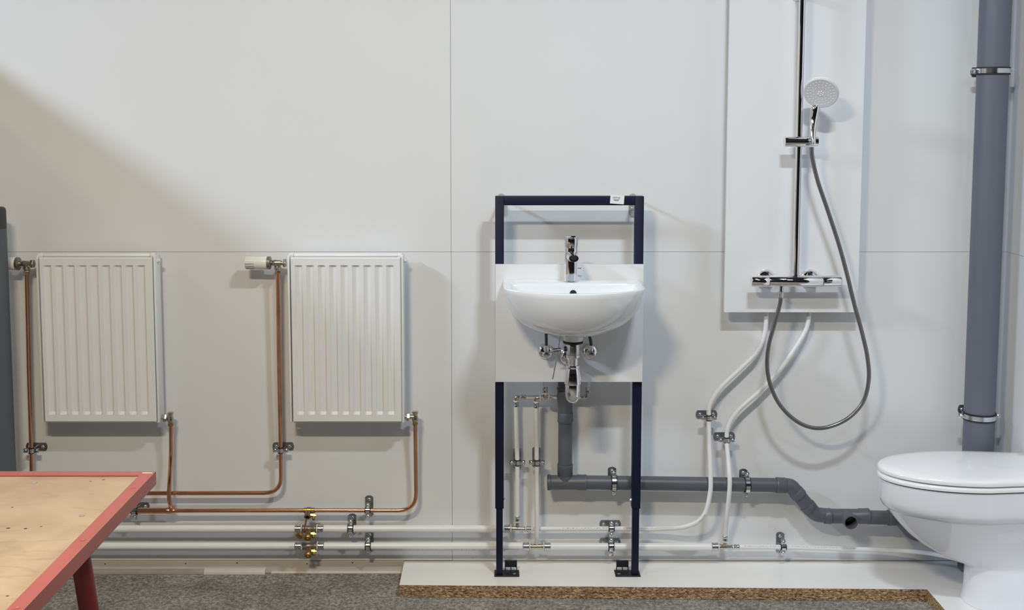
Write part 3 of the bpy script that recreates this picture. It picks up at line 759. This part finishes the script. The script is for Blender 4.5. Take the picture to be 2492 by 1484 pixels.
# ================================================================== wash basin
ZR = P(1390, 680, YP0).z
bx = (P(1224, 680, YP0).x + P(1555, 680, YP0).x) / 2
BW, BD = .2345, .331
NF, NB = 40, 14
def dplan(k):                              # D-shaped rim plan, k in 0..1 along the front, x in -1..1, y in 0..1
    pts = []
    side = .62
    raw = []
    for q in range(9): raw.append((-1 + .03 * (1 - q / 8) * 0, side * q / 8))
    for q in range(1, 32):
        x = -1 + 2 * q / 32; raw.append((x, side + (1 - side) * (1 - abs(x) ** 2.3)))
    for q in range(9): raw.append((1, side * (1 - q / 8)))
    # round the front corners
    for _ in range(2):
        raw = [raw[0]] + [((raw[i - 1][0] + 2 * raw[i][0] + raw[i + 1][0]) / 4, (raw[i - 1][1] + 2 * raw[i][1] + raw[i + 1][1]) / 4) for i in range(1, len(raw) - 1)] + [raw[-1]]
    # resample
    d = [0]
    for i in range(1, len(raw)): d.append(d[-1] + math.hypot((raw[i][0] - raw[i - 1][0]) * BW, (raw[i][1] - raw[i - 1][1]) * BD))
    for j in range(NF + 1):
        s = d[-1] * j / NF; i = 0
        while i < len(d) - 2 and d[i + 1] < s: i += 1
        f = (s - d[i]) / max(1e-9, d[i + 1] - d[i])
        pts.append((raw[i][0] * (1 - f) + raw[i + 1][0] * f, raw[i][1] * (1 - f) + raw[i + 1][1] * f))
    return pts
DP = dplan(0)
EP = [(-math.cos(math.pi * j / NF), math.sin(math.pi * j / NF)) for j in range(NF + 1)]
def bloop(z, w, dep, t, y0=0.0, backbow=0.0):
    lp = []
    for (a, b) in zip(DP, EP):
        x = (a[0] * (1 - t) + b[0] * t) * w; y = (a[1] * (1 - t) + b[1] * t) * dep
        lp.append(Vector((bx + x, YP0 - .0006 - y0 - y, ZR + z)))
    for q in range(1, NB):
        s = 1 - 2 * q / NB
        lp.append(Vector((bx + s * w, YP0 - .0006 - y0 + backbow * (1 - s * s), ZR + z)))
    return lp
basin = thing('wash_basin', (bx, YP0, ZR - .17), 'white ceramic wash basin with curved front hung on the square board', 'basin')
loops = [bloop(-.168, .060, .175, .75), bloop(-.166, .088, .197, .65), bloop(-.158, .122, .226, .52), bloop(-.146, .152, .250, .42), bloop(-.128, .180, .272, .34), bloop(-.104, .204, .292, .26),
         bloop(-.076, .220, .308, .18), bloop(-.046, .230, .321, .10), bloop(-.018, .2345, .329, .04), bloop(-.006, .2350, .3315, 0), bloop(-.0015, .2340, .3305, 0), bloop(0, .2315, .3275, 0),
         bloop(-.0006, .2130, .2160, .05, .092), bloop(-.003, .2095, .2120, .08, .095), bloop(-.014, .2060, .2085, .10, .096), bloop(-.050, .193, .192, .2, .099), bloop(-.085, .160, .160, .5, .108), bloop(-.108, .105, .11, .9, .125), bloop(-.116, .03, .04, 1, .15)]
obj('bowl', rings(new(), loops), 'ceramic', basin, ang=50)
ov = P(1391, 713.5, YP0 - .098)
obj('overflow_hole', lathe(new(), (bx + .001, YP0 - .0998, ov.z), (0, -1, 0), [(0, .0115), (.001, .0105)], 20), 'hole', basin)
obj('waste_boss', lathe(new(), P(1395, 826, -.315) + Vector((0, 0, .028)), (0, 0, -1), [(0, .036), (.010, .0335), (.028, .0325), (.0318, .0315)], 28), 'ceramic', basin)

# ---- tap
tb_ = P(1390.5, 684, -.222); tx = tb_.x; ty = -.206
tap = thing('basin_tap', (tx, ty, ZR), 'chrome single-lever mixer tap standing on the wash basin', 'tap')
zq = lambda v: P(1390, v, -.215).z
obj('body', lathe(new(), (tx, ty, ZR + .0003), (0, 0, 1), [(0, .0250), (.003, .0250), (.0035, .0232), (zq(622) - ZR, .0228), (zq(604) - ZR, .0215), (zq(600) - ZR, .0190)], 32), 'chrome', tap)
sp = []
s0_ = Vector((tx + .002, ty - .008, zq(624))); s1_ = Vector((tx + .003, ty - .088, P(1394, 629, ty - .088).z))
dsp = (s1_ - s0_).normalized()
bm = new(); loops = []
for f, rx, rz in ((0, .0205, .020), (.35, .0195, .0165), (.75, .0178, .0135), (.93, .0170, .0125), (1, .0160, .0115)):
    c = s0_.lerp(s1_, f)
    loops.append([c + Vector((math.cos(a) * rx, 0, math.sin(a) * rz)) for a in [2 * math.pi * q / 24 for q in range(24)]])
rings(bm, loops); spo = obj('spout', bm, 'chrome', tap)
obj('spout_end', lathe(new(), s1_ + Vector((0, -.0002, .001)), (0, -1, -.25), [(0, .0110), (.0012, .0104)], 20), 'rubber', spo)
# lever: short drum with a blade pointing forward and up
hz = zq(603)
lev = obj('lever_drum', lathe(new(), (tx, ty, hz), (0, -.06, 1), [(0, .0195), (.002, .0225), (.012, .0236), (zq(579) - hz, .0236), (zq(576) - hz, .0222), (zq(575) - hz, .012)], 32), 'chrome', tap)
bm = new(); loops = []
for f, w, h in ((0, .0150, .006), (.4, .0125, .0045), (.8, .0105, .0035), (1, .0085, .0025)):
    c = Vector((tx + .002, ty - .012 - .062 * f, zq(578) - .002 + .012 * f))
    loops.append([c + Vector((math.cos(a) * w, 0, math.sin(a) * h)) for a in [2 * math.pi * q / 16 for q in range(16)]])
rings(bm, loops); obj('lever_blade', bm, 'chrome', lev)
obj('pop_up_knob', sweep(new(), fillet([(tx + .020, ty + .026, ZR - .01), (tx + .020, ty + .026, zq(655)), P(1412, 653, ty + .02), P(1421.5, 655, ty + .02)], .008), .0024, 10), 'chrome', tap)

# ---- bottle trap
TY = -.315
tr0 = P(1394.5, 830, TY); trx = tr0.x; Zt = lambda v: P(1394, v, TY).z; kk = S(tr0)
trap = thing('bottle_trap', (trx, TY, Zt(982)), 'chrome bottle trap hanging under the wash basin', 'trap')
obj('gasket', lathe(new(), (trx, TY, Zt(830)), (0, 0, -1), [(0, .030), (.001, .0335), (.006, .0335), (.007, .030)], 28), 'rubber', trap)
def seg_(name, rows, m='chrome'):
    z0 = Zt(rows[0][0])
    return obj(name, lathe(new(), (trx, TY, z0), (0, 0, -1), [(z0 - Zt(v), w * kk / 2) for v, w in rows], 32), m, trap)
seg_('waste_fitting', [(836, 32), (837, 33), (861, 33), (862, 30)], 'steel')
seg_('upper_collar', [(861.5, 30), (863, 34), (868, 34), (870, 30), (872, 25)])
seg_('down_tube', [(871, 24.5), (890, 24.5)])
seg_('bell', [(887, 26), (888, 31), (892, 33), (895, 31), (896, 31), (899, 34.5), (915, 39), (930, 41.5), (933, 41.5), (934.5, 38)])
seg_('cup', [(934, 36.5), (935, 37), (958, 37), (965, 35), (971, 31), (976, 24), (979.5, 14), (981, 3)])
zw = Zt(893)
obj('outlet_tube', sweep(new(), fillet([(trx, TY, zw), (trx - .004, TY + .04, zw), (P(1384, 893, -.17).x, YP0 - .004, zw)], .02), .0155, 18), 'chrome', trap)
obj('outlet_rosette', lathe(new(), (P(1384, 893, YP0).x, YP0 - .0006, zw + .006), (0, -1, 0), [(0, .0345), (.004, .0335), (.012, .0285), (.019, .020), (.020, .0165)], 30), 'chrome', trap)
# pop-up linkage
rod = obj('linkage_rod', sweep(new(), [P(1362.5, 819, -.285), P(1359, 850, -.275), P(1345, 922, -.255)], .0021, 8), 'steel', trap)
obj('linkage_arm', sweep(new(), [P(1341, 853, -.272), P(1378, 848.5, TY)], .0026, 8), 'steel', trap)
obj('linkage_joint', sweep(new(), [P(1346.5, 852, -.272), P(1365, 850, -.275)], .0056, 10), 'rubber', trap)
obj('linkage_boss', lathe(new(), P(1373, 849, TY), (1, 0, 0), [(0, .0085), (.010, .0085)], 14), 'rubber', trap)

# ---- angle valves and hoses
def angle_valve(u, v, hose, label, hl):
    YA = YP0
    c = P(u, v, YA)
    t = thing('angle_valve', (c.x, YA, c.z - .03), label, 'valve', 'chrome angle valves')
    obj('rosette', dome(new(), c + Vector((0, -.0008, 0)), (0, -1, 0), .0270, .017, 30, 7), 'chrome', t)
    obj('stem', lathe(new(), c + Vector((0, -.014, 0)), (0, -1, 0), [(0, .0085), (.030, .0085), (.032, .011), (.040, .011)], 18), 'chrome', t)
    obj('outlet_neck', lathe(new(), c + Vector((.001, -.034, 0)), (0, 0, 1), [(0, .0070), (.010, .0070), (.011, .0090), (.020, .0090), (.021, .0065), (.028, .0065)], 12), 'chrome', t)
    kn = obj('knob', lathe(new(), c + Vector((0, -.054, .001)), (0, -1, 0), [(0, .0100), (.002, .0125), (.010, .0118), (.013, .0095), (.014, .002)], 20), 'steel', t)
    return c + Vector((.001, -.034, .028))
h0 = angle_valve(1327.5, 855, None, 'chrome angle valve left of the bottle trap', None)
h1 = angle_valve(1435.5, 855, None, 'chrome angle valve right of the bottle trap', None)
def hose(pts, label):
    tag(obj('supply_hose', sweep(new(), catmull(pts, 6), .0052, 12), 'rubber_grey'), label, 'hose', 'tap supply hoses')
hose([h0, h0 + Vector((0, -.004, .02)), P(1329, 806, -.205), P(1331, 795, -.21)], 'dark flexible hose above the left angle valve under the basin')
hose([h1, h1 + Vector((-.002, -.004, .018)), P(1433, 812, -.21), P(1426, 795, -.215)], 'dark bent flexible hose above the right angle valve under the basin')

# ================================================================== shower
YB0, YB1 = -.072, -.054
sx0 = (P(1762.5, 755, YB0).x + P(1778, 5, YB0).x) / 2; sx1 = (P(2084, 755, YB0).x + P(2113, 5, YB0).x) / 2
szb = P(1920, 760, YB0).z
tag(obj('shower_board', box(new(), (sx0, YB0, szb), (sx1, YB1, 2.40), .0008, 1), 'board_white', smooth=False), 'tall white board on the wall carrying the shower fittings', 'panel')
YM = -.145
mz = P(1937, 684, YM).z; rm = .0195
mx0, mx1 = P(1828, 684, YM).x, P(2046, 684, YM).x
col = thing('shower_column', ((mx0 + mx1) / 2, YM, mz - .02), 'chrome thermostatic shower mixer with tall riser rail on the white board', 'shower')
L = mx1 - mx0
k0, k1 = P(1871, 684, YM).x - mx0, P(2001, 684, YM).x - mx0
obj('mixer_body', lathe(new(), (mx0 + k0 + .0008, YM, mz), (1, 0, 0), [(0, rm * .96), (.001, rm), (k1 - k0 - .0026, rm), (k1 - k0 - .0016, rm * .96)], 36), 'chrome', col)
obj('flow_handle', lathe(new(), (mx0 + k0 - .0004, YM, mz), (-1, 0, 0), [(0, rm * .95), (.001, rm * .99), (k0 - .003, rm * .99), (k0 - .001, rm * .93), (k0, rm * .82), (k0 - .0005, rm * .5)], 36), 'chrome', col)
th_ = obj('temperature_handle', lathe(new(), (mx0 + k1 + .0006, YM, mz), (1, 0, 0), [(0, rm * .95), (.001, rm * 1.0), (L - k1 - .003, rm * 1.0), (L - k1 - .001, rm * .94), (L - k1, rm * .84), (L - k1 - .0005, rm * .5)], 36), 'chrome', col)
obj('stop_button', box(new(), (mx0 + k1 + .010, YM - rm - .0022, mz + .001), (mx0 + k1 + .034, YM - rm + .004, mz + .008), .0015), 'chrome', th_)
for u in (1869, 1977):
    x = P(u, 684, -.11).x
    e = obj('rosette', lathe(new(), (x, YB0 - .0005, mz), (0, -1, 0), [(0, .0330), (.003, .0328), (.012, .0300), (.020, .0225), (.024, .0165), (-YM + YB0 - .006, .0165)], 32), 'chrome', col)
rx_ = P(1937, 660, YM).x; rz1 = 2.30
obj('riser_rail', sweep(new(), [(rx_, YM, mz + rm * .6), (rx_, YM, rz1)], .0108, 24), 'chrome', col)
obj('riser_nut', lathe(new(), (rx_, YM, mz + rm * .8), (0, 0, 1), [(0, .0135), (.007, .0135), (.009, .0115)], 20), 'chrome', col)
bzz = P(1950, -20, YM).z
br = obj('rail_bracket', sweep(new(), [(rx_, YM, bzz), (rx_, YB0 - .001, bzz)], .0125, 20), 'chrome', col)
obj('bracket_rosette', lathe(new(), (rx_, YB0 - .0005, bzz), (0, -1, 0), [(0, .0250), (.004, .0245), (.012, .0200), (.013, .013)], 28), 'chrome', br)
# slider
slz = P(1948, 345, YM - .012).z
q0, q1 = P(1908.5, 345, YM - .010).x, P(1990, 345, YM - .010).x
sl = obj('slider', lathe(new(), (q0, YM - .010, slz), (1, 0, 0), [(0, .0150), (.001, .0172), (.0285, .0172), (.029, .0165), (.0295, .0172), (q1 - q0 - .001, .0172), (q1 - q0, .0150)], 32), 'chrome', col)
# hand shower
hs0 = P(1979, 352, YM - .040); hs1 = P(1985, 264, YM - .016); hc = P(1998, 226, YM - .056)
hand = thing('hand_shower', (hs0.x, hs0.y, hs0.z), 'round white hand shower with chrome handle parked in the rail slider', 'hand shower')
path = catmull([hs0, hs0.lerp(hs1, .3) + Vector((-.004, .004, 0)), hs0.lerp(hs1, .7) + Vector((-.002, .006, 0)), hs1, hs1 + Vector((.004, .004, .014))], 6)
n = len(path)
obj('handle', sweep(new(), path, [.0088 + .0062 * min(1, 1.6 * i / n) for i in range(n)], 20), 'chrome', hand)
hn = Vector((-.34, -.77, -.54)).normalized(); rh = .0585
obj('head_shell', lathe(new(), hc - hn * .0005, -hn, [(0, rh * .99), (.006, rh), (.012, rh * .96), (.020, rh * .72), (.026, rh * .40), (.028, .002)], 40), 'nozzle', hand)
hf = obj('spray_plate', lathe(new(), hc, hn, [(0, rh * .985), (.002, rh * .985), (.004, rh * .95), (.0042, rh * .90), (.0036, rh * .86), (.0042, .002)], 40), 'spray_face', hand)
xx_, yy_, _ = basis(hn)
for rr, cnt, s in ((.0, 1, .0032), (.0085, 6, .0032), (.024, 12, .0019), (.034, 18, .0019), (.044, 24, .0019)):
    for q in range(cnt):
        a = 2 * math.pi * q / cnt + rr * 30
        pN = hc + hn * .0036 + (xx_ * math.cos(a) + yy_ * math.sin(a)) * rr
        obj('nozzle', dome(new(), pN, hn, s, s * .9, 6, 2), 'nozzle', hf)
# hose
hp = [P(1975, 358, YM - .040), P(1977, 385, YM - .040), P(1990, 440, -.18), P(2012, 505, -.175), P(2040, 590, -.17), P(2062, 670, -.165), P(2079, 740, -.16), P(2098, 810, -.152), P(2111, 870, -.145), P(2114, 925, -.14), P(2100, 978, -.135), P(2063, 1018, -.132), P(2015, 1039, -.132), P(1975, 1040, -.133), P(1935, 1022, -.135), P(1898, 985, -.137), P(1875, 937, -.139), P(1867, 890, -.141), P(1871, 840, -.143), P(1886, 785, -.145), P(1898, 740, YM), P(1900, 722, YM)]
ho = thing('shower_hose', P(1990, 1040, -.13), 'grey flexible shower hose hanging in a long loop below the mixer', 'hose')
obj('tube', sweep(new(), catmull(hp, 10), .0071, 14), 'hose', ho)
zc0 = P(1900, 698, YM).z; zc1 = P(1900, 724, YM).z; xh = P(1901, 710, YM).x
obj('hose_nut', lathe(new(), (xh, YM, zc1), (0, 0, 1), [(0, .0082), (.006, .0085), (.012, .0095), (.022, .0098), (.023, .0078), (zc0 - zc1 + .001, .0076)], 16), 'chrome', ho)

# ================================================================== soil stack
YS = -.092; rst = .0525
stx = P(2381, 1050, YS).x + .001
stack = thing('soil_stack', (stx, YS, ZT + .001), 'tall blue-grey plastic soil pipe in the corner behind the toilet', 'pipe')
obj('pipe', lathe(new(), (stx, YS, ZT + .03), (0, 0, 1), [(0, rst), (2.36, rst)], 40), 'pipe_stack', stack)
obj('foot_bend', lathe(new(), (stx, YS, ZT + .001), (0, 0, 1), [(0, rst * .86), (.006, rst * .97), (.014, rst * 1.02), (.028, rst * 1.03), (.029, rst)], 40), 'pipe_stack', stack)
for v, lab in ((173, 'large zinc clamp high up on the blue-grey soil pipe'), (1011, 'large zinc clamp low on the blue-grey soil pipe, just above the toilet')):
    u = P(0, 0, 0) and None
    c = P(2400, v, YS)
    uu = CX + F * (stx) / ((Vector((stx, YS, c.z)) - CAMP).dot(FWD))
    clamp((uu, v), YS, rst, 'z', 'x', lab, plate_len=.082, plate_w=.032)

# ================================================================== toilet
TYc = -.345
toi = thing('toilet', (1.6, TYc, ZT + .0005), 'white ceramic toilet with closed lid standing on the step at the right', 'toilet')
XBk = X_R - .004
def tl(z, xf, w, back=XBk, n=40, e=2.0, wb_=None):
    """closed outline: rounded tip towards -x, straight back"""
    wb_ = w * .86 if wb_ is None else wb_
    Lx = max(.03, (back - xf)); tip = min(Lx * .62, .30)
    lp = []
    for j in range(n + 1):
        a = -math.pi / 2 + math.pi * j / n
        ca, sa = math.cos(a), math.sin(a)
        x = xf + tip - tip * abs(ca) ** (2 / e); y = w * math.copysign(abs(sa) ** (2 / e), sa)
        lp.append(Vector((x, TYc - y * -1, z)))
    # straight sides to the back
    for j in range(1, 6): lp.append(Vector((xf + tip + (back - xf - tip) * j / 5, TYc + w + (wb_ - w) * j / 5, z)))
    for j in range(1, 6): lp.append(Vector((back, TYc + wb_ - 2 * wb_ * j / 6, z)))
    for j in range(0, 6): lp.append(Vector((back + (xf + tip - back) * j / 6, TYc - wb_ - (w - wb_) * j / 6, z)))
    return lp
def tip_xz(u, v): p = P(u, v, TYc); return p.x, p.z
prof = []
for (u, v, w) in ((2140, 1197, .168), (2139, 1205, .172), (2143, 1217, .172), (2149, 1226.5, .1685), (2152, 1229, .164), (2157, 1231.5, .1545), (2162, 1238, .151), (2168, 1247, .147), (2185, 1268, .136), (2212, 1297, .118), (2243, 1321, .103), (2280, 1343, .092), (2315, 1358, .086), (2338, 1366, .084), (2349, 1373, .087)):
    x, z = tip_xz(u, v); prof.append((z, x, w))
xfoot = tip_xz(2349, 1373)[0]
prof[0] = (P(2138, 1163, TYc).z, P(2138.5, 1163, TYc).x + .004, .170)
zr0 = prof[0][0]
loops = [tl(zr0, prof[0][1] + .012, .158)] + [tl(z, x, w, wb_=max(.075, w * .86)) for z, x, w in prof]
loops += [tl(ZT + .090, xfoot + .001, .104, wb_=.095), tl(ZT + .05, xfoot + .001, .110, wb_=.10), tl(ZT + .02, xfoot - .001, .120, wb_=.11), tl(ZT + .0008, xfoot - .004, .126, wb_=.115)]
obj('bowl', rings(new(), loops), 'ceramic_wc', toi, ang=60)
xt = P(2137.5, 1150, TYc).x
def ringlid(name, z0, z1, xf, w, domeh, m, parent):
    lps = [tl(z0, xf + .006, w - .006), tl(z0 + .002, xf + .001, w - .001), tl((z0 + z1) / 2, xf, w), tl(z1 - .003, xf + .002, w - .002), tl(z1, xf + .008, w - .008)]
    if domeh:
        for f in (.85, .6, .3, .08):
            lps.append(tl(z1 + domeh * (1 - f * f), xf + (XBk - xf) * .5 * (1 - f) + .008 * f, (w - .008) * f, back=XBk - (XBk - xf) * .5 * (1 - f)))
    return obj(name, rings(new(), lps), m, parent, ang=50)
sz0 = zr0 + .004
ringlid('seat', sz0, sz0 + .0175, xt, .176, 0, 'seat_plastic', toi)
ringlid('lid', sz0 + .0205, sz0 + .040, xt + .001, .177, .008, 'seat_plastic', toi)
for s in (-.1, .1):
    obj('bumper', lathe(new(), (1.45, TYc + s, zr0 - .0005), (0, 0, 1), [(0, .008), (.006, .008)], 10), 'rubber_grey', toi)
    obj('lid_bumper', lathe(new(), (1.45, TYc + s, sz0 + .0170), (0, 0, 1), [(0, .006), (.0042, .006)], 10), 'rubber_grey', toi)
    obj('hinge', lathe(new(), (XBk - .03, TYc + s - .012, sz0 + .018), (0, 1, 0), [(0, .010), (.024, .010)], 12), 'chrome', toi)

# ================================================================== red work table
ZTB = 0.85
tc0 = on_z(379.5, 1146.5, ZTB)            # far right corner of the steel rim
dpt, wid = .86, 1.35
tx1, ty1 = tc0.x, tc0.y; txL, tyN = tx1 - wid, ty1 - dpt
tab = thing('work_table', ((tx1 + txL) / 2, (ty1 + tyN) / 2, 0), 'red steel work table with a scuffed plywood top in the near left corner', 'table')
fl, hh, tk = .030, .031, .003
obj('plywood_top', box(new(), (txL + .004, tyN + .004, ZTB - .020), (tx1 - .0042, ty1 - .0042, ZTB - .0035), 0), 'plywood', tab, smooth=False)
def angle_rail(x0, y0, x1, y1, inward):
    bm = new(); d = Vector((x1 - x0, y1 - y0, 0)); nL = Vector(inward)
    a, b = Vector((x0, y0, 0)), Vector((x1, y1, 0))
    ln = d.normalized() * fl
    Zs = Vector((0, 0, 1))
    prof = [(0, ZTB), (fl, ZTB), (fl, ZTB - tk), (tk, ZTB - tk), (tk, ZTB - hh), (0, ZTB - hh)]
    A_ = [a + nL * w + d.normalized() * w + Zs * z for w, z in prof]      # mitred ends
    B_ = [b + nL * w - d.normalized() * w + Zs * z for w, z in prof]
    rings(bm, [A_, B_])
    return obj('rim_rail', bm, 'red_paint', tab, smooth=False)
ra_ = angle_rail(tx1, tyN, tx1, ty1, (-1, 0, 0)); rb_ = angle_rail(tx1, ty1, txL, ty1, (0, -1, 0))
angle_rail(txL, ty1, txL, tyN, (1, 0, 0)); angle_rail(txL, tyN, tx1, tyN, (0, 1, 0))
for (u, v) in ((324, 1187), (196, 1314), (23, 1479)):
    p = on_z(u, v, ZTB)
    obj('rim_screw', lathe(new(), (tx1 - .015, p.y, ZTB - .0004), (0, 0, 1), [(0, .0062), (.0012, .0058), (.0014, .0030), (.0005, .0020)], 14), 'red_paint', ra_)
p = on_z(360, 1145, ZTB)
obj('weld_spot', box(new(), (tx1 - .028, ty1 - .016, ZTB - .0002), (tx1 - .004, ty1 - .010, ZTB + .0006), .0003, 1), 'base_strip', ra_)
for (u, v, r_) in ((318, 1155, .0065), (199, 1254.5, .0065), (82, 1174.5, .0075)):
    p = on_z(u, v, ZTB - .0035)
    obj('sunk_screw', lathe(new(), (p.x, p.y, ZTB - .0036), (0, 0, 1), [(0, r_), (.0009, r_), (.0009, r_ * .7), (.0002, r_ * .6)], 14), 'trim_brown', tab)
for (u, v, r_) in ((252, 1167, .004), (220, 1171, .003), (30, 1234, .003), (20, 1285, .0045), (62, 1286, .004), (100, 1281, .0028), (18, 1450, .003)):
    p = on_z(u, v, ZTB - .0035)
    obj('knot', lathe(new(), (p.x, p.y, ZTB - .0036), (0, 0, 1), [(0, r_), (.0003, r_ * .8)], 9), 'brass_old', tab, smooth=False)
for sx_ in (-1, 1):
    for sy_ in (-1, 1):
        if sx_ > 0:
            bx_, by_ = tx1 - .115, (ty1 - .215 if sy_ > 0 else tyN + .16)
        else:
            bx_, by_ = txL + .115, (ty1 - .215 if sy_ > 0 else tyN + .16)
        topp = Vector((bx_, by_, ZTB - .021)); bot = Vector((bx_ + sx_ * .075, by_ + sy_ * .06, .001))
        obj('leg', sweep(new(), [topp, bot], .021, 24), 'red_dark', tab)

# ================================================================== grey post at the left edge
YQ = -.16
pe = P(24, 830, YQ); rq = .055
post = thing('grey_pipe', (pe.x - rq, YQ, 0.001), 'slate grey plastic pipe with dark rubber end standing at the far left edge', 'pipe')
zpt = P(5, 505, YQ).z; zpc = P(8, 556, YQ).z
obj('pipe', lathe(new(), (pe.x - rq, YQ, .001), (0, 0, 1), [(0, rq), (zpc - .001, rq)], 36), 'pipe_post', post)
obj('rubber_collar', lathe(new(), (pe.x - rq, YQ, zpc + .0004), (0, 0, 1), [(0, rq), (.001, rq * 1.005), (zpt - zpc - .012, rq * 1.005), (zpt - zpc - .003, rq * .96), (zpt - zpc, rq * .88)], 36), 'rubber_grey', post)
